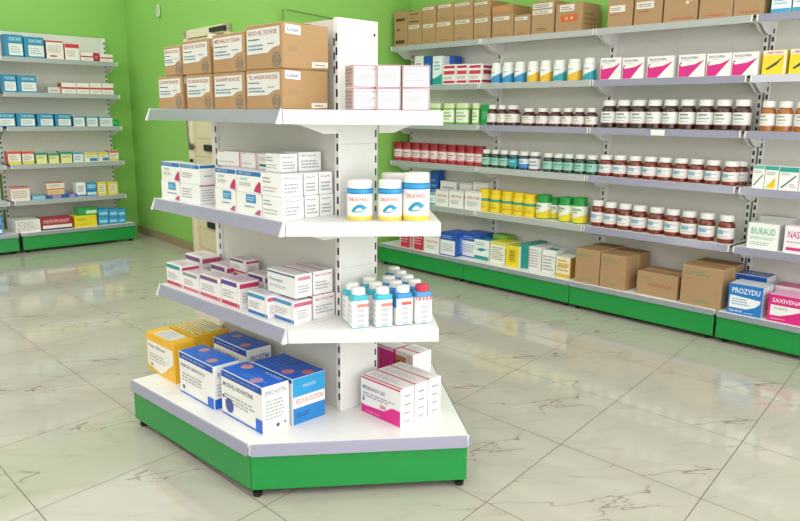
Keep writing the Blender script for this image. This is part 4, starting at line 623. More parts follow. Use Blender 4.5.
    ('cartonN', 'carton', 'G', -0.385, -0.23, 1.412, 0.223, 0.205, 0.138, 0, 'lower brown carton with white label third from left on the gondola top shelf', 'carton', 'brown cartons on the gondola top shelf'),
    ('cartonN', 'carton', 'G', -0.379, -0.23, 1.551, 0.228, 0.205, 0.144, 0, 'upper brown carton with white label third from left on the gondola top shelf', 'carton', 'brown cartons on the gondola top shelf'),
    ('cartonN', 'carton', 'G', -0.146, -0.23, 1.412, 0.233, 0.205, 0.141, 0, 'lower brown carton with white label at the near right on the gondola top shelf', 'carton', 'brown cartons on the gondola top shelf'),
    ('cartonN', 'carton', 'G', -0.14, -0.23, 1.554, 0.232, 0.205, 0.156, 0, 'upper brown carton with white label at the near right on the gondola top shelf', 'carton', 'brown cartons on the gondola top shelf'),
    ('swoosh0', 'medicine_box', 'G', -0.887, -0.24, 1.016, 0.171, 0.075, 0.082, 0, 'lower white box with blue patch, leftmost on the gondola second shelf', 'medicine box', 'white boxes on the gondola second shelf'),
    ('swoosh', 'medicine_box', 'G', -0.878, -0.24, 1.099, 0.17, 0.075, 0.083, 0, 'upper white box with blue top band, leftmost on the gondola second shelf', 'medicine box', 'white boxes on the gondola second shelf'),
    ('plainblue0', 'medicine_box', 'G', -0.712, -0.24, 1.016, 0.164, 0.075, 0.082, 0, 'lower white box with blue patch, second from left on the gondola second shelf', 'medicine box', 'white boxes on the gondola second shelf'),
    ('plainblue', 'medicine_box', 'G', -0.704, -0.24, 1.099, 0.162, 0.075, 0.083, 0, 'upper white box with blue top band, second from left on the gondola second shelf', 'medicine box', 'white boxes on the gondola second shelf'),
    ('swoosh0', 'medicine_box', 'G', -0.425, -0.24, 1.016, 0.155, 0.12, 0.082, 0, 'lower white box with blue patch, third from left on the gondola second shelf', 'medicine box', 'white boxes on the gondola second shelf'),
    ('swoosh', 'medicine_box', 'G', -0.418, -0.24, 1.099, 0.154, 0.12, 0.083, 0, 'upper white box with blue top band, third from left on the gondola second shelf', 'medicine box', 'white boxes on the gondola second shelf'),
    ('swoosh0', 'medicine_box', 'G', -0.255, -0.24, 1.016, 0.172, 0.12, 0.082, 0, 'lower white box with blue patch, fourth from left on the gondola second shelf', 'medicine box', 'white boxes on the gondola second shelf'),
    ('swoosh', 'medicine_box', 'G', -0.25, -0.24, 1.099, 0.171, 0.12, 0.083, 0, 'upper white box with blue top band, fourth from left on the gondola second shelf', 'medicine box', 'white boxes on the gondola second shelf'),
    ('plainlines', 'medicine_box', 'G', -0.098, -0.238, 1.016, 0.13, 0.094, 0.082, 0, 'lower plain white box, front of three at the gondola second shelf end', 'medicine box', 'plain white boxes at the gondola second shelf end'),
    ('plainlines', 'medicine_box', 'G', -0.102, -0.238, 1.099, 0.13, 0.094, 0.083, 0, 'upper plain white box, front of three at the gondola second shelf end', 'medicine box', 'plain white boxes at the gondola second shelf end'),
    ('plainlines', 'medicine_box', 'G', -0.091, -0.136, 1.016, 0.116, 0.064, 0.082, 0, 'lower plain white box, middle of three at the gondola second shelf end', 'medicine box', 'plain white boxes at the gondola second shelf end'),
    ('plainlines', 'medicine_box', 'G', -0.093, -0.136, 1.099, 0.112, 0.064, 0.083, 0, 'upper plain white box, middle of three at the gondola second shelf end', 'medicine box', 'plain white boxes at the gondola second shelf end'),
    ('plainlines', 'medicine_box', 'G', -0.091, -0.066, 1.016, 0.116, 0.064, 0.082, 0, 'lower plain white box, back of three at the gondola second shelf end', 'medicine box', 'plain white boxes at the gondola second shelf end'),
    ('plainlines', 'medicine_box', 'G', -0.093, -0.066, 1.099, 0.112, 0.064, 0.083, 0, 'upper plain white box, back of three at the gondola second shelf end', 'medicine box', 'plain white boxes at the gondola second shelf end'),
    ('plainlines', 'medicine_box', 'G', -0.15, -0.195, 1.183, 0.098, 0.076, 0.068, 0, 'small white box on the upper boxes, left of the wider small one', 'medicine box', 'small white boxes on top of the upper boxes'),
    ('plainlines', 'medicine_box', 'G', -0.15, -0.112, 1.183, 0.098, 0.106, 0.072, 0, 'wider small white box on the upper boxes nearest the slotted post', 'medicine box', 'small white boxes on top of the upper boxes'),
    ('plainpink', 'medicine_box', 'G', -0.52, -0.16, 1.183, 0.184, 0.083, 0.06, 0, 'small white box with pink edge atop the blue banded boxes', 'medicine box', 'small white boxes on top of the upper boxes'),
    ('plainpink', 'medicine_box', 'G', -0.368, -0.16, 1.183, 0.11, 0.083, 0.06, 0, 'small pinkish box atop the blue banded boxes, second from left', 'medicine box', 'small white boxes on top of the upper boxes'),
    ('greenbar', 'medicine_box', 'G', -0.26, -0.16, 1.183, 0.087, 0.083, 0.06, 0, 'small white box with dark green bar atop the upper boxes', 'medicine box', 'small white boxes on top of the upper boxes'),
    ('greenbar', 'medicine_box', 'G', -0.17, -0.16, 1.183, 0.077, 0.083, 0.06, 0, 'small white box with green bar beside the small plain ones', 'medicine box', 'small white boxes on top of the upper boxes'),
    ('supp', 'supplement_jar', 'E', -0.291, 0.086, 1.016, 0.095, 0.095, 0.148, 0, 'white jar with blue band, left one beside the post on the gondola second shelf', 'jar', 'white supplement jars with blue bands'),
    ('supp', 'supplement_jar', 'E', -0.18, 0.07, 1.016, 0.088, 0.088, 0.15, 0, 'white jar with blue band, middle one of three on the gondola second shelf', 'jar', 'white supplement jars with blue bands'),
    ('supp', 'supplement_jar', 'E', -0.084, 0.073, 1.016, 0.099, 0.099, 0.176, 0, 'white jar with blue band, tallest right one on the gondola second shelf', 'jar', 'white supplement jars with blue bands'),
    ('supp', 'supplement_jar', 'E', -0.161, 0.198, 1.016, 0.092, 0.092, 0.164, 0, 'white lidded jar half hidden behind the middle jar of the front trio', 'jar', 'white supplement jars with blue bands'),
    ('supp', 'supplement_jar', 'E', -0.076, 0.196, 1.016, 0.089, 0.089, 0.164, 0, 'white lidded jar half hidden behind the tallest right jar of the front trio', 'jar', 'white supplement jars with blue bands'),
    ('pinkedge', 'medicine_box', 'E', -0.285, 0.05, 1.412, 0.093, 0.083, 0.078, 20, 'lower white box with pink edges, left column on the gondola end shelf', 'medicine box', 'white pink edged boxes on the gondola end shelf'),
    ('pinkedge', 'medicine_box', 'E', -0.285, 0.05, 1.49, 0.093, 0.083, 0.078, 20, 'upper white box with pink edges, left column on the gondola end shelf', 'medicine box', 'white pink edged boxes on the gondola end shelf'),
    ('pinkedge', 'medicine_box', 'E', -0.189, 0.045, 1.412, 0.085, 0.088, 0.078, 0, 'lower white box with pink edges, middle column on the gondola end shelf', 'medicine box', 'white pink edged boxes on the gondola end shelf'),
    ('pinkedge', 'medicine_box', 'E', -0.189, 0.045, 1.49, 0.085, 0.088, 0.078, 0, 'upper white box with pink edges, middle column on the gondola end shelf', 'medicine box', 'white pink edged boxes on the gondola end shelf'),
    ('pinkedge', 'medicine_box', 'E', -0.092, 0.045, 1.412, 0.099, 0.088, 0.078, 0, 'lower white box with pink edges, right column on the gondola end shelf', 'medicine box', 'white pink edged boxes on the gondola end shelf'),
    ('pinkedge', 'medicine_box', 'E', -0.092, 0.045, 1.49, 0.099, 0.088, 0.078, 0, 'upper white box with pink edges, right column on the gondola end shelf', 'medicine box', 'white pink edged boxes on the gondola end shelf'),
    ('pbTeal', 'medicine_box', 'G', -0.905, -0.235, 0.616, 0.146, 0.088, 0.1, 0, 'white box with teal and pink bands at the left end, third gondola shelf', 'medicine box', 'pink banded boxes on the gondola third shelf'),
    ('pbLow', 'medicine_box', 'G', -0.757, -0.232, 0.616, 0.147, 0.088, 0.082, 0, 'low white box with grey band, second from left, third gondola shelf', 'medicine box', 'pink banded boxes on the gondola third shelf'),
    ('pbPurple', 'medicine_box', 'G', -0.585, -0.235, 0.616, 0.169, 0.09, 0.097, 0, 'white box with purple band, third from left in the front row', 'medicine box', 'pink banded boxes on the gondola third shelf'),
    ('pbViolet', 'medicine_box', 'G', -0.42, -0.237, 0.616, 0.14, 0.095, 0.11, 0, 'white box with violet top and pink foot, fourth in the front row', 'medicine box', 'pink banded boxes on the gondola third shelf'),
    ('pbBlue', 'medicine_box', 'G', -0.223, -0.235, 0.616, 0.138, 0.063, 0.089, 0, 'white box with blue bands, front row beside the violet topped one', 'medicine box', 'pink banded boxes on the gondola third shelf'),
    ('pbBlue', 'medicine_box', 'G', -0.089, -0.205, 0.616, 0.131, 0.083, 0.087, 0, 'lower white box with blue bands under the wide white upper box', 'medicine box', 'pink banded boxes on the gondola third shelf'),
    ('pbPurple', 'medicine_box', 'G', -0.951, -0.11, 0.616, 0.16, 0.098, 0.118, 0, 'white box with purple band, leftmost of the back row', 'medicine box', 'pink banded boxes on the gondola third shelf'),
    ('pbPurple', 'medicine_box', 'G', -0.707, -0.12, 0.616, 0.136, 0.073, 0.112, 0, 'white box with purple band, second in the back row', 'medicine box', 'pink banded boxes on the gondola third shelf'),
    ('pbPink', 'medicine_box', 'G', -0.605, -0.085, 0.616, 0.138, 0.068, 0.09, 0, 'lower white box with pink foot in the back row pair', 'medicine box', 'pink banded boxes on the gondola third shelf'),
    ('pbPurple', 'medicine_box', 'G', -0.603, -0.085, 0.706, 0.129, 0.068, 0.06, 0, 'upper small box with purple band on the back row pair', 'medicine box', 'pink banded boxes on the gondola third shelf'),
    ('pbPurple', 'medicine_box', 'G', -0.418, -0.11, 0.616, 0.123, 0.068, 0.115, 0, 'white box with purple top left of the wide white upper box', 'medicine box', 'pink banded boxes on the gondola third shelf'),
    ('pbEnd', 'medicine_box', 'G', -0.095, -0.108, 0.616, 0.128, 0.106, 0.092, 0, 'lower white box with pink line against the gondola panel', 'medicine box', 'pink banded boxes on the gondola third shelf'),
    ('pbWide', 'medicine_box', 'G', -0.131, -0.185, 0.71, 0.186, 0.078, 0.092, 0, 'wide white upper box with navy rim at the third shelf end', 'medicine box', 'pink banded boxes on the gondola third shelf'),
    ('pbEnd', 'medicine_box', 'G', -0.129, -0.1, 0.71, 0.181, 0.095, 0.092, 0, 'upper white box with pink line against the gondola panel', 'medicine box', 'pink banded boxes on the gondola third shelf'),
    ('sqTeal', 'square_bottle', 'E', -0.298, 0.045, 0.616, 0.068, 0.052, 0.15, 18, 'white square bottle with teal shoulders, front row left by the post', 'bottle', 'square white bottles with blue shoulders'),
    ('sqTeal', 'square_bottle', 'E', -0.208, 0.055, 0.616, 0.068, 0.052, 0.15, 18, 'white square bottle with teal shoulders, second in the front row', 'bottle', 'square white bottles with blue shoulders'),
    ('sqBlue', 'square_bottle', 'E', -0.13, 0.075, 0.616, 0.068, 0.052, 0.15, 18, 'white square bottle with blue shoulders, third in the front row', 'bottle', 'square white bottles with blue shoulders'),
    ('sqRed', 'square_bottle', 'E', -0.055, 0.092, 0.616, 0.068, 0.052, 0.15, 18, 'white square bottle with a red cap at the front row end', 'bottle', 'square white bottles with blue shoulders'),
    ('sqTeal', 'square_bottle', 'E', -0.32, 0.125, 0.616, 0.068, 0.052, 0.15, 18, 'white capped square bottle, second row, first column from the left', 'bottle', 'square white bottles with blue shoulders'),
    ('sqTeal', 'square_bottle', 'E', -0.23, 0.135, 0.616, 0.068, 0.052, 0.15, 18, 'white capped square bottle, second row, second column from the left', 'bottle', 'square white bottles with blue shoulders'),
    ('sqBlue', 'square_bottle', 'E', -0.152, 0.155, 0.616, 0.068, 0.052, 0.15, 18, 'white capped square bottle, second row, third column from the left', 'bottle', 'square white bottles with blue shoulders'),
    ('sqBlue', 'square_bottle', 'E', -0.077, 0.172, 0.616, 0.068, 0.052, 0.15, 18, 'white capped square bottle, second row, fourth column from the left', 'bottle', 'square white bottles with blue shoulders'),
    ('sqTeal', 'square_bottle', 'E', -0.252, 0.215, 0.616, 0.068, 0.052, 0.15, 18, 'white capped square bottle, third row, second column from the left', 'bottle', 'square white bottles with blue shoulders'),
    ('sqBlue', 'square_bottle', 'E', -0.174, 0.235, 0.616, 0.068, 0.052, 0.15, 18, 'white capped square bottle, third row, third column from the left', 'bottle', 'square white bottles with blue shoulders'),
    ('sqBlue', 'square_bottle', 'E', -0.099, 0.252, 0.616, 0.068, 0.052, 0.15, 18, 'white capped square bottle, third row, fourth column from the left', 'bottle', 'square white bottles with blue shoulders'),
    ('sqBlue', 'square_bottle', 'E', -0.121, 0.332, 0.616, 0.068, 0.052, 0.15, 18, 'white capped square bottle, fourth row, fourth column from the left', 'bottle', 'square white bottles with blue shoulders'),
    ('sqBlue', 'square_bottle', 'E', -0.143, 0.412, 0.616, 0.068, 0.052, 0.15, 18, 'white capped square bottle, back row, fourth column from the left', 'bottle', 'square white bottles with blue shoulders'),
    ('yellowbig', 'medicine_box', 'G', -0.873, -0.34, 0.212, 0.273, 0.103, 0.185, 0, 'yellow and white box at the front left of the gondola base', 'medicine box', 'large boxes on the gondola base deck'),
    ('yellowbig2', 'medicine_box', 'G', -0.88, -0.23, 0.212, 0.238, 0.178, 0.19, 0, 'yellow box with lined lid behind the front yellow box', 'medicine box', 'large boxes on the gondola base deck'),
    ('bluepanel', 'medicine_box', 'G', -0.502, -0.365, 0.212, 0.285, 0.12, 0.186, 0, 'blue topped white box in front, next to the yellow box', 'medicine box', 'large boxes on the gondola base deck'),
    ('bluepanel', 'medicine_box', 'G', -0.58, -0.155, 0.212, 0.278, 0.123, 0.186, 0, 'blue topped white box at the back, behind the other blue ones', 'medicine box', 'large boxes on the gondola base deck'),
    ('bluelogo', 'medicine_box', 'G', -0.177, -0.352, 0.212, 0.293, 0.12, 0.188, 0, 'blue topped box with round navy mark, nearest the front corner', 'medicine box', 'large boxes on the gondola base deck'),
    ('bluecyan', 'medicine_box', 'G', -0.16, -0.222, 0.212, 0.278, 0.158, 0.19, 0, 'deep blue box with cyan end face behind the round mark box', 'medicine box', 'large boxes on the gondola base deck'),
    ('pinkwhite', 'medicine_box', 'G', 0.163, 0.066, 0.212, 0.232, 0.072, 0.157, 0, 'white box with magenta foot, front one of the three on the base end', 'medicine box', 'white and pink boxes on the gondola base end'),
    ('pinkwhite', 'medicine_box', 'G', 0.163, 0.143, 0.212, 0.232, 0.072, 0.157, 0, 'white box with magenta foot, middle one of the three on the base end', 'medicine box', 'white and pink boxes on the gondola base end'),
    ('pinkwhite', 'medicine_box', 'G', 0.163, 0.22, 0.212, 0.232, 0.072, 0.157, 0, 'white box with magenta foot, back one of the three on the base end', 'medicine box', 'white and pink boxes on the gondola base end'),
    ('magentaplain', 'medicine_box', 'G', -0.163, 0.4, 0.212, 0.112, 0.088, 0.15, 0, 'small magenta box peeping out behind the white and magenta boxes', 'medicine box', 'white and pink boxes on the gondola base end'),
    ('orangewhite', 'medicine_box', 'G', -0.042, 0.4, 0.212, 0.112, 0.118, 0.15, 0, 'white box with orange print right of the small magenta box', 'medicine box', 'white and pink boxes on the gondola base end'),
]


def copy_tree(o):
    r = o.copy(); C.objects.link(r)
    for ch in o.children:
        c = ch.copy(); C.objects.link(c); c.parent = r
    return r
for (st, nm, F, x, y, z, w, d, h, rot, label, cat, grp) in ITEMS:
    a = math.radians(FR[F][1] + rot)
    round_ = st in KIND or st == 'supp' or st.startswith('sq')
    if round_:
        fresh = st not in PROTO
        if fresh: PROTO[st] = make_supp() if st == 'supp' else make_square(st) if st.startswith('sq') else make_bottle(st)
        o = PROTO[st] if fresh else copy_tree(PROTO[st])
        o.name = nm; r = w/2
        o.scale = (r, r, h); o.location = at(F, x, y, z); o.rotation_euler = (0, 0, a + (0 if st in ('supp', 'greentub') or st.startswith('sq') else random.uniform(-.25, .25)))
        if st == 'supp': o.rotation_euler[2] = a + math.radians(-6)
    elif st == 'cartonN':
        o = novel_carton(w, d, h); o.location = at(F, x, y + d/2, z); o.rotation_euler = (0, 0, a)
    else:
        j = random.uniform(-1.2, 1.2) if F in 'RL' and not st.startswith('carton') else 0
        o = make_box(st, w, d, h).build(nm, None, at(F, x, y + d/2, z), a + math.radians(j*.6))
    tag(o, label, cat, grp)

# ------------------------------------------------------------------ shelving
WHITE = mat('#e9e8e6', PAINT); PANEL = mat('#dcdad5', .5); GREEN = mat('#0e9440', .3, .2); STRIP = mat('#9c9cb2', .2, .3); STRIPG = mat('#8b9298', .2, .3)
DARK = mat('#26262a', .5); BLACK = mat('#151517', .4); CLEAR = mat('#e3e3ea', .15, .4)
def slots(mb, x, y, z0, z1, face='f', step=.05, hgt=.028, wd=.006):
    z = z0
    while z < z1:
        if face == 'f': mb.face([(x-wd, y-.0006, z), (x+wd, y-.0006, z), (x+wd, y-.0006, z+hgt), (x-wd, y-.0006, z+hgt)], DARK)
        else: mb.face([(x+.0006, y-wd, z), (x+.0006, y+wd, z), (x+.0006, y+wd, z+hgt), (x+.0006, y-wd, z+hgt)], DARK)
        z += step
def bracket(mb, x0, x1, yf, yb, ztop, df, db, m):
    """shelf end bracket: shallow at the lip, swelling towards the upright"""
    mb.extr([(yf, ztop), (yf, ztop-df), (yf + (yb-yf)*.3, ztop-df*1.15), (yf + (yb-yf)*.55, ztop-db*.85), (yf + (yb-yf)*.7, ztop-db), (yb, ztop-db), (yb, ztop)], 'x', x0, x1, m)
def foot(parent, x, y, ztop):
    n = 14; m = loft([(.014, 0), (.018, .004), (.018, .018), (.008, .02), (.008, ztop)], n, BLACK)
    return m.build('foot', parent, (x, y, 0), sharp=50)
def shelf_bay(F, x0, x1, zs, yb, ysf, ybase, ztop, label, cat, group, strips, lslot, rslot, fx0=None, slotoff=0):
    root = empty('wall_shelf_unit', at(F, 0, 0, 0), math.radians(FR[F][1])); tag(root, label, cat, group)
    p = MB(); p.box(x0+.015, x1-.015, yb+.012, yb+.03, .2, ztop, PANEL)
    z = .62
    fixn(p.build('back_panel', root))
    for k, (xx, s) in enumerate(((x0, lslot), (x1, rslot))):
        u = MB(); a, b = (xx+.001, xx+.03) if k == 0 else (xx-.03, xx-.001)
        u.box(a, b, yb, yb+.04, .03, ztop, WHITE, .002)
        if s: slots(u, (a+b)/2 + slotoff, yb, .26, ztop-.05, wd=.007)
        u.build('upright', root)
    k = MB(); k.box(x0+.003, x1-.003, ybase+.004, ybase+.02, .03, .165, GREEN, .003); k.build('kick_plate', root)
    dk = MB(); dk.box(x0+.002, x1-.002, ybase, yb, .17, .2, WHITE, .002); dk = dk.build('base_deck', root)
    s = MB(); s.extr([(ybase-.004, .2), (ybase-.012, .168), (ybase-.001, .168), (ybase-.001, .2)], 'x', x0+.004, x1-.004, STRIPG); s.build('price_strip', dk)
    for xx in (x0+.05, x1-.05): foot(root, xx, ybase+.05, .165)
    for z, st in zip(zs, strips):
        sh = MB(); sh.box(x0+.006, x1-.006, ysf, yb, z-.018, z, WHITE, .002); sh.box(x0+.006, x1-.006, ysf, ysf+.012, z-.04, z-.01, WHITE)
        so = sh.build('shelf', root)
        ps = MB(); ps.extr([(ysf-.002, z), (ysf-.014, z-.045), (ysf-.001, z-.045), (ysf-.001, z)], 'x', x0+.014, x1-.014, st); fixn(ps.build('price_strip', so))
        for xx in (x0+.008, x1-.012):
            b = MB(); bracket(b, xx-.002, xx+.006, ysf-.012, yb, z-.001, .04, .1, WHITE); fixn(b.build('bracket', so))
    return root
ZR = [2.0, 1.65, 1.317, .972, .60]
G1 = 'wall shelving bays along the right wall'
STR_A, STR_B, STR_C, STR_W = mat('#a0a6a8', .25, .3), mat('#a6aaa7', .25, .3), mat('#8a8a9f', .22, .3), mat('#c3c3cf', .25, .3)  # the lighter green-grey strip has reflected light put into its colour
shelf_bay('R', -2.13, -1.062, ZR, .42, .17, .02, 2.0, 'white shelving bay at the far left of the right wall, beside the green wall', 'shelf unit', G1, [STR_A]*5, True, True, slotoff=.008)
shelf_bay('R', -1.062, -.008, ZR, .42, .17, .02, 2.0, 'white shelving bay with yellow jars and small brown bottles, green kick plate', 'shelf unit', G1, [STR_B, STR_B, STR_C, STR_B, STR_B], False, True, slotoff=.008)
mid = shelf_bay('R', -.008, 1.07, ZR, .42, .17, .02, 2.0, 'white shelving bay with large brown bottles and magenta wedge boxes', 'shelf unit', G1, [STR_B, STR_C, STR_C, STR_C, STR_C], False, True)
shelf_bay('R', 1.082, 2.1, ZR, .42, .17, .02, 2.0, 'white shelving bay at right picture edge with amber bottles', 'shelf unit', G1, [STR_C, STR_W, STR_C, STR_C, STR_C], True, True)
third = [c for c in mid.children if c.name.startswith('shelf')][2]
tg = MB(); tg.box(0.476, 0.575, .15, .1535, 1.274, 1.312, mat('#f3f3f2', .4), .0005); tg.build('price_tag', third)
ZL = [1.915, 1.577, 1.242, .868, .502]
G2 = 'wall shelving bays along the left wall'
shelf_bay('L', -1.12, .035, ZL, .5, .2, .01, 2.18, 'white shelving bay on the left wall holding teal and yellow boxes', 'shelf unit', G2, [STR_A]*5, True, True, slotoff=-.0)
shelf_bay('L', -2.3, -1.15, ZL, .5, .2, .01, 2.18, 'neighbouring white shelving bay cut by the left picture edge', 'shelf unit', G2, [STR_A]*5, False, True)

# ------------------------------------------------------------------ gondola in the middle of the floor
gon = empty('display_gondola', at('G', 0, 0, 0), math.radians(FR['G'][1]))
tag(gon, 'white free standing display gondola on a green plinth in the middle of floor', 'display stand')
TH = .2; ZT = 1.744
A, B, Cc, Dd, Ee = (-.92, -.46), (0, -.435), (.50, .21), (-.14, .69), (-.92, .69)
def inset(p, q, e):      # an edge pushed inwards by e (polygon runs counter-clockwise)
    dx, dy = q[0]-p[0], q[1]-p[1]; l = math.hypot(dx, dy); return (-dy/l*e, dx/l*e)
def slab_side(p, q, z0, z1, t0, t1, m, e0=0, e1=0):
    """upright panel along edge pq between inward offsets t0..t1"""
    dx, dy = q[0]-p[0], q[1]-p[1]; l = math.hypot(dx, dy); ux, uy = dx/l, dy/l; nx, ny = -uy, ux
    mb = MB(); a = (p[0]+ux*e0, p[1]+uy*e0); b = (q[0]-ux*e1, q[1]-uy*e1)
    mb.prism([(a[0]+nx*t0, a[1]+ny*t0), (b[0]+nx*t0, b[1]+ny*t0), (b[0]+nx*t1, b[1]+ny*t1), (a[0]+nx*t1, a[1]+ny*t1)], z0, z1, m); return mb
poly = [A, B, Cc, Dd, Ee]
for p, q in zip(poly, poly[1:] + poly[:1]):
    slab_side(p, q, .03, .166, .004, .02, GREEN, .004, .004).build('kick_plate', gon)
dk = MB(); dk.prism(poly, .168, .212, WHITE); dk = dk.build('base_deck', gon)
def tilt_strip(p, q, z1, z0, out, m, e0=.006, e1=.006):
    dx, dy = q[0]-p[0], q[1]-p[1]; l = math.hypot(dx, dy); ux, uy = dx/l, dy/l; nx, ny = uy, -ux
    a = (p[0]+ux*e0, p[1]+uy*e0); b = (q[0]-ux*e1, q[1]-uy*e1); mb = MB()
    def P(r, o, z): return (r[0]+nx*o, r[1]+ny*o, z)
    pr = [(.001, z1), (out*.35, z1-.003), (out, z0), (.001, z0)]
    for i in range(4):
        s, t = pr[i], pr[(i+1) % 4]; mb.face([P(a, *s), P(b, *s), P(b, *t), P(a, *t)], m)
    mb.face([P(a, *s) for s in pr], m); mb.face([P(b, *s) for s in pr[::-1]], m); return mb
for p, q in ((A, B), (B, Cc), (Cc, Dd)):
    fixn(tilt_strip(p, q, .214, .17, .014, STRIP).build('price_strip', dk))
    tr = MB(); 
    fixn(tilt_strip(p, q, .2145, .206, .006, CLEAR, .004, .004).build('edge_rail', dk))
for x, y in ((-.875, -.435), (.0, -.405), (.462, .205), (-.14, .63), (-.86, .63)): foot(gon, x, y, .168)
for (x0, x1, nm) in ((-.03, 0, 'post'), (-.93, -.88, 'post')):
    u = MB(); u.box(x0, x1, 0, TH, .212, ZT, WHITE, .003)
    slots(u, -.009 if x1 == 0 else -.89, 0, .26, ZT-.05, wd=.0055)
    if x1 == 0:
        slots(u, -.022, 0, ZT-.2, ZT-.05, wd=.004); slots(u, 0, TH-.012, .26, 1.38, 'r', wd=.004)
        for zz in (ZT-.05,): u.face([(.0006, TH-.02+.006*math.cos(k*PI/5), zz+.006*math.sin(k*PI/5)) for k in range(10)], DARK)
        sm = mat('#c9c8c5', .5)
        for zz in (.616, .72, 1.016, 1.2): u.face([(.0006, .012, zz+.085), (.0006, TH-.012, zz+.085), (.0006, TH-.012, zz+.087), (.0006, .012, zz+.087)], sm)
    u.build(nm, gon)
for y0 in (.012, TH-.024):
    b = MB(); b.box(-.88, -.03, y0, y0+.012, .212, ZT-.004, PANEL); b.build('back_panel', gon)
A2, B2, C2, D2, E2 = (-.98, -.265), (.02, -.265), (.38, .16), (.02, .465), (-.98, .465)
for zi, z in enumerate((1.412, 1.016, .616)):
    for sgn in (0, 1):                     # shelves on both long sides
        yf, yb = (A2[1], 0) if sgn == 0 else (TH, E2[1])
        sh = MB(); sh.prism([(A2[0], yf), (.0, yf), (.0, yb), (A2[0], yb)], z-.016, z, WHITE)
        so = sh.build('shelf', gon)
        p, q = (A2, (.016, A2[1])) if sgn == 0 else ((.016, E2[1]), E2)
        fixn(tilt_strip(p, q, z+.001, z-.048, .02, STRIPG if zi == 0 else STRIP, .004, .008).build('price_strip', so))
        for xx in (.004,):
            br = MB()
            if sgn == 0: bracket(br, xx, xx+.006, yf, 0, z-.001, .046, .085, WHITE)
            else: bracket(br, xx, xx+.006, E2[1], TH, z-.001, .046, .085, WHITE)
            fixn(br.build('bracket', so))
        if sgn == 0:                       # clear end clips of the ticket strip
            for xx in (A2[0]-.008, .008):
                cp = MB(); cp.extr([(yf-.004, z+.003), (yf-.026, z-.05), (yf-.004, z-.05)], 'x', xx, xx+.012, CLEAR); fixn(cp.build('strip_clip', so))
    es = MB(); es.prism([B2, C2, D2, (.001, TH+.001), (.001, -.001)], z-.014, z, WHITE); eo = es.build('end_shelf', gon)
    for p, q in ((B2, C2), (C2, D2)):
        slab_side(p, q, z-.05, z-.0008, -.001, .012, WHITE).build('shelf_lip', eo)

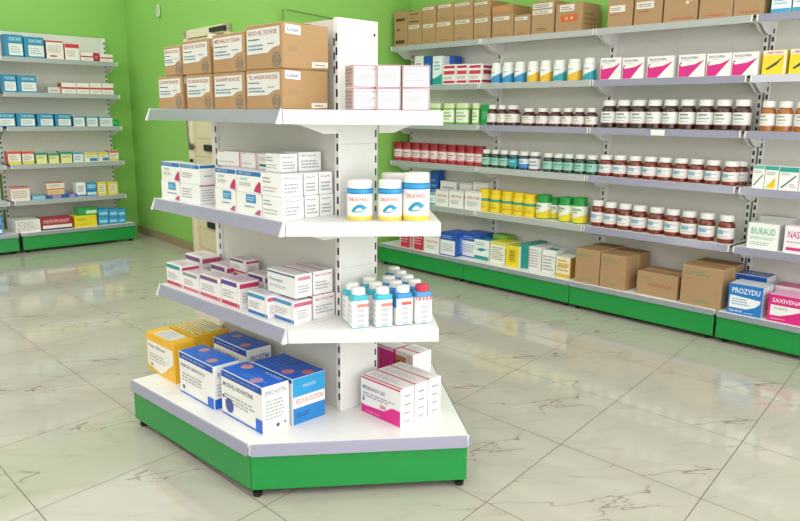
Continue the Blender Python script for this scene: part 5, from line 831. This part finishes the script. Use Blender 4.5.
# ------------------------------------------------------------------ setting
def floor_material():
    m = bpy.data.materials.new('marble_tiles'); m.use_nodes = True; nt = m.node_tree; N = nt.nodes; K = nt.links
    b = N['Principled BSDF']
    tc = N.new('ShaderNodeTexCoord'); sp = N.new('ShaderNodeSeparateXYZ'); K.new(tc.outputs['Object'], sp.inputs[0])
    def math_(op, a, c=None, d=None):
        n = N.new('ShaderNodeMath'); n.operation = op
        for i, v in enumerate((a, c, d)):
            if v is None: continue
            if isinstance(v, (int, float)): n.inputs[i].default_value = v
            else: K.new(v, n.inputs[i])
        return n.outputs[0]
    # two joint directions of the laid tiles
    T_ = .616; d1 = (math.sin(math.radians(38.2)), math.cos(math.radians(38.2))); d2 = (math.sin(math.radians(136.1)), math.cos(math.radians(136.1)))
    det = d2[0]*d1[1] - d1[0]*d2[1]
    px, py = math_('SUBTRACT', sp.outputs[0], .7065), math_('SUBTRACT', sp.outputs[1], 2.902)
    i_ = math_('DIVIDE', math_('SUBTRACT', math_('MULTIPLY', px, d1[1]), math_('MULTIPLY', py, d1[0])), det*T_)
    j_ = math_('DIVIDE', math_('SUBTRACT', math_('MULTIPLY', py, d2[0]), math_('MULTIPLY', px, d2[1])), det*T_)
    fi, fj = math_('FRACT', i_), math_('FRACT', j_)
    def edge(f): return math_('SUBTRACT', .5, math_('ABSOLUTE', math_('SUBTRACT', f, .5)))
    e = math_('MINIMUM', edge(fi), edge(fj))
    grout = math_('LESS_THAN', e, .0033)
    cell = N.new('ShaderNodeCombineXYZ'); K.new(math_('FLOOR', i_), cell.inputs[0]); K.new(math_('FLOOR', j_), cell.inputs[1])
    wn = N.new('ShaderNodeTexWhiteNoise'); K.new(cell.outputs[0], wn.inputs['Vector'])
    loc = N.new('ShaderNodeCombineXYZ'); K.new(fi, loc.inputs[0]); K.new(fj, loc.inputs[1]); K.new(math_('MULTIPLY', math_('FLOOR', math_('MULTIPLY', wn.outputs['Value'], 3)), 2.7), loc.inputs[2])
    mr = N.new('ShaderNodeMapping'); K.new(loc.outputs[0], mr.inputs[0]); mr.inputs['Rotation'].default_value = (0, 0, -.89)
    mp = N.new('ShaderNodeMapping'); K.new(mr.outputs[0], mp.inputs[0]); mp.inputs['Scale'].default_value = (1.1, 3.2, 1)
    def noise(sc, det_, dist, vec, rough=.55):
        n = N.new('ShaderNodeTexNoise'); n.inputs['Scale'].default_value = sc; n.inputs['Detail'].default_value = det_; n.inputs['Distortion'].default_value = dist; n.inputs['Roughness'].default_value = rough
        K.new(vec, n.inputs['Vector']); return n.outputs['Fac']
    n1 = noise(1.0, 4, .35, mp.outputs[0], .5); n2 = noise(1.5, 1, 0, mp.outputs[0]); n3 = noise(1.3, 4, .3, tc.outputs['Object'])
    band = math_('ABSOLUTE', math_('SUBTRACT', n1, .5))
    def sstep(x, lo, hi):
        n = N.new('ShaderNodeMapRange'); n.interpolation_type = 'SMOOTHSTEP'; K.new(x, n.inputs[0]); n.inputs[1].default_value = lo; n.inputs[2].default_value = hi; return n.outputs[0]
    vein = math_('MULTIPLY', math_('SUBTRACT', 1, sstep(band, .001, .01)), sstep(n2, .47, .62))
    soft = math_('MULTIPLY', math_('SUBTRACT', 1, sstep(band, .0, .05)), .1)
    v = math_('MAXIMUM', math_('MULTIPLY', vein, .85), soft)
    def mix(f, a, c):
        n = N.new('ShaderNodeMix'); n.data_type = 'RGBA'; K.new(f, n.inputs[0])
        for s, q in ((6, a), (7, c)):
            if isinstance(q, tuple): n.inputs[s].default_value = q
            else: K.new(q, n.inputs[s])
        return n.outputs[2]
    base = mix(n3, lin('#bfbab0'), lin('#b7b2a7'))
    c = mix(v, base, lin('#85786a')); c = mix(grout, c, lin('#6a6258'))
    K.new(c, b.inputs['Base Color']); b.inputs['Roughness'].default_value = .1
    K.new(math_('ADD', math_('MULTIPLY', grout, .5), FLOOR_ROUGH), b.inputs['Roughness'])
    b.inputs['Specular IOR Level'].default_value = .75
    return m
FLOOR_ROUGH = .07
def wall_mat(name, hx):
    m = mat(hx, .6, 0, 0, .03, 2.5); return m
GW = '#8ac25c'
def plane_wall(name, pts, m):
    mb = MB(); mb.face(pts, m); return struct(mb.build(name))
def slab(name, F, x0, x1, y0, y1, z0, z1, m):
    mb = MB(); mb.box(x0, x1, y0, y1, z0, z1, m); o = mb.build(name, None, at(F, 0, 0, 0), math.radians(FR[F][1])); return struct(o)
HC = 3.0
fl = MB(); ptsf = [at('R', -6.4, 1.2), at('R', -6.4, -7), at('R', 4.4, -7), at('R', 4.4, 1.2)]
tb = Matrix.Rotation(-math.radians(TURN), 3, 'Z')      # the floor is drawn in its own axes, then turned with the rest
fl.prism([tuple((tb @ Vector(p))[:2]) for p in ptsf], -.1, 0, floor_material()); struct(fl.build('floor', None, (0, 0, 0), math.radians(TURN)))
cl = MB(); cl.prism([p[:2] for p in ptsf], HC, HC+.1, mat('#f0efeb', .8)); struct(cl.build('ceiling'))
gm = wall_mat('green', GW)
slab('wall_right', 'R', -6.3, 4.4, .475, .6, 0, HC, gm)
slab('wall_left', 'L', -5.2, .36, .56, .7, 0, HC, gm)
slab('wall_front', 'R', -6.3, 4.4, -7, -6.85, 0, HC, mat('#e8e6e0', .7))
# the pier wall between them, a solid block slightly out of square
pw = [(.31, .7), (.114, -2.584), (1.74, -2.62), (1.74, .7)]
mb = MB(); mb.prism(pw, 0, HC, gm); struct(mb.build('wall_back', None, at('L', 0, 0, 0), math.radians(FR['L'][1])))
ang = math.atan2(pw[1][1]-pw[0][1], pw[1][0]-pw[0][0])           # along the pier towards the viewer
def pier_obj(mb, name, parent=None):
    p = at('L', *pw[0]); return mb.build(name, parent, p if parent is None else (0, 0, 0), (math.radians(FR['L'][1]) + ang) if parent is None else 0)
# in pier coordinates: x along the wall, -y out of the wall
TILE = mat('#9a8a6a', .35)
b = MB(); b.box(.1, 1.75, -.012, 0, 0, .09, TILE, .002)
for k in range(1, 5): b.face([(.1+k*.33, -.0127, .002), (.104+k*.33, -.0127, .002), (.104+k*.33, -.0127, .088), (.1+k*.33, -.0127, .088)], mat('#6f6248', .5))
struct(pier_obj(b, 'baseboard_back'))
DOORC = mat('#ddd0ad', .4); DOORF = mat('#e6dcc0', .4)
d0, d1, DH = 1.76, 2.68, 2.155
m = MB(); m.box(d0, d0+.085, -.04, 0, 0, DH, DOORF, .004); m.box(d1-.075, d1, -.04, 0, 0, DH, DOORF, .004); m.box(d0, d1, -.04, 0, DH-.075, DH, DOORF, .004)
door = struct(pier_obj(m, 'door_1'))
m = MB(); m.box(d0+.085, d1-.075, -.025, -.005, .01, DH-.08, DOORC, .003)
for z0, z1 in ((.42, .98), (1.15, 1.95), (.08, .28)):
    for q in ((d0+.14, d1-.14, z0, z0+.006), (d0+.14, d1-.14, z1, z1+.006), (d0+.14, d0+.146, z0, z1), (d1-.146, d1-.14, z0, z1)):
        m.face([(q[0], -.0257, q[2]), (q[1], -.0257, q[2]), (q[1], -.0257, q[3]), (q[0], -.0257, q[3])], mat('#b4a684', .5))
leaf = pier_obj(m, 'door_leaf', door)
for zz in (1.07, .335):
    m = MB(); m.box(d0+.36, d1-.14, -.05, -.032, zz-.03, zz+.03, BLACK, .006); m.box(d0+.38, d0+.41, -.033, -.0255, zz-.02, zz+.02, BLACK); m.build('push_bar', door)
m = MB(); m.box(d1-.3, d1-.02, -.07, -.041, DH-.06, DH-.02, BLACK, .004); m.build('door_closer', door)
def tube(mb, pts, r, m, n=8):
    rows = []
    for i, p in enumerate(pts):
        t = (Vector(pts[min(i+1, len(pts)-1)]) - Vector(pts[max(i-1, 0)])).normalized()
        a = t.orthogonal().normalized(); bb = t.cross(a)
        if rows and (Vector(rows[-1][0]) - Vector(pts[i-1])).dot(a) < 0: a = -a; bb = -bb
        rows.append([tuple(Vector(p) + a*r*math.cos(2*PI*k/n) + bb*r*math.sin(2*PI*k/n)) for k in range(n)])
    mb.grid(rows, m)
ch = MB(); STEEL = mat('#77736a', .35, 0, .6)
tube(ch, [(d0+.02, -.05, 1.6), (d0+.015, -.05, 1.35), (d0+.017, -.05, 1.16), (d0+.06, -.055, 1.09), (d0+.16, -.055, 1.07)], .007, STEEL)
cho = pier_obj(ch, 'door_chain')
tag(cho, 'thin grey chain hanging by the beige door jamb', 'chain')
lk = MB(); lk.box(d0+.05, d0+.12, -.065, -.041, 1.04, 1.1, STEEL, .006); lk.build('lock_plate', door)
lk = MB(); lk.box(d0+.055, d0+.1, -.06, -.041, .86, .95, BLACK, .006); lk.build('lock_plate', door)
# small oval hook high on the pier
hk = MB(); tube(hk, [(1.125+.028*math.sin(t*PI/8), -.014, 2.40+.055*math.cos(t*PI/8)) for t in range(17)], .011, mat('#c6d3b4', .4))
hk.box(1.115, 1.135, -.014, 0, 2.44, 2.47, mat('#c6d3b4', .4))
tag(pier_obj(hk, 'wall_hook'), 'small pale oval hook high on the dark green wall', 'hook')
# thin wire stretched on the far right wall above the gondola
wi = MB()
CAB = mat('#5f7f4a', .5)
tube(wi, [(.238, -2.628, 2.0), (.238, -2.628, 2.215), (.30, -2.628, 2.216), (.5, -2.628, 2.205), (.75, -2.628, 2.19), (.95, -2.628, 2.18)], .005, CAB)
wo = wi.build('wall_cable', None, at('L', 0, 0, 0), math.radians(FR['L'][1])); tag(wo, 'thin dark cable running along the green wall above the gondola cartons', 'cable')

# ------------------------------------------------------------------ light
def area(name, loc, target, sx, sy, power, col=(1, 1, 1)):
    l = bpy.data.lights.new(name, 'AREA'); l.shape = 'RECTANGLE'; l.size = sx; l.size_y = sy; l.energy = power; l.color = col
    o = bpy.data.objects.new(name, l); C.objects.link(o); o.location = loc
    o.rotation_euler = (Vector(target) - Vector(loc)).to_track_quat('-Z', 'Y').to_euler(); return o
p = at('R', 4.3, -3.2, 1.5); q = at('R', 0, -3.2, 1.2)
area('window_daylight', p, q, 6.6, 2.7, 220, (1, .985, .96))
p = at('R', -.8, -3.3, HC-.03); area('ceiling_fill', p, (p[0], p[1]+.0001, 0), 9.7, 6.9, 330)  # overhead fill added as one even ceiling-wide sheet, so no lamp outlines reflect
bpy.data.objects['ceiling_fill'].rotation_euler = (0, 0, 0)
area('left_wall_fill', at('R', -1.6, -5.2, 2.9), at('L', -.5, .3, 1.2), 2.2, .5, 75, (1, .98, .95))  # added unseen light, brightens the dim left wall shelving
w = bpy.data.worlds.new('daylight'); bpy.context.scene.world = w; w.use_nodes = True
bg = w.node_tree.nodes['Background']; bg.inputs[0].default_value = (.98, .98, .97, 1); bg.inputs[1].default_value = .85

# ------------------------------------------------------------------ camera
pitch, roll = math.radians(11.5306), math.radians(-.5253)
fw = Vector((0, math.cos(pitch), -math.sin(pitch))); rt = Vector((1, 0, 0)); dn = Vector((0, -math.sin(pitch), -math.cos(pitch)))
r2 = math.cos(roll)*rt + math.sin(roll)*dn; d2 = -math.sin(roll)*rt + math.cos(roll)*dn
cam = bpy.data.cameras.new('camera'); cam.sensor_width = 36; cam.lens = 718.25/800*36; cam.clip_start = .05
co = bpy.data.objects.new('camera', cam); C.objects.link(co)
mw = Matrix((( r2.x, -d2.x, -fw.x, 0), (r2.y, -d2.y, -fw.y, 0), (r2.z, -d2.z, -fw.z, 1.4), (0, 0, 0, 1)))
co.matrix_world = Matrix.Rotation(math.radians(TURN), 4, 'Z') @ mw
sc = bpy.context.scene; sc.camera = co
sc.view_settings.view_transform = 'Standard'; sc.view_settings.look = 'None'; sc.view_settings.gamma = 1; sc.view_settings.exposure = -.82
sc.view_settings.use_curve_mapping = False
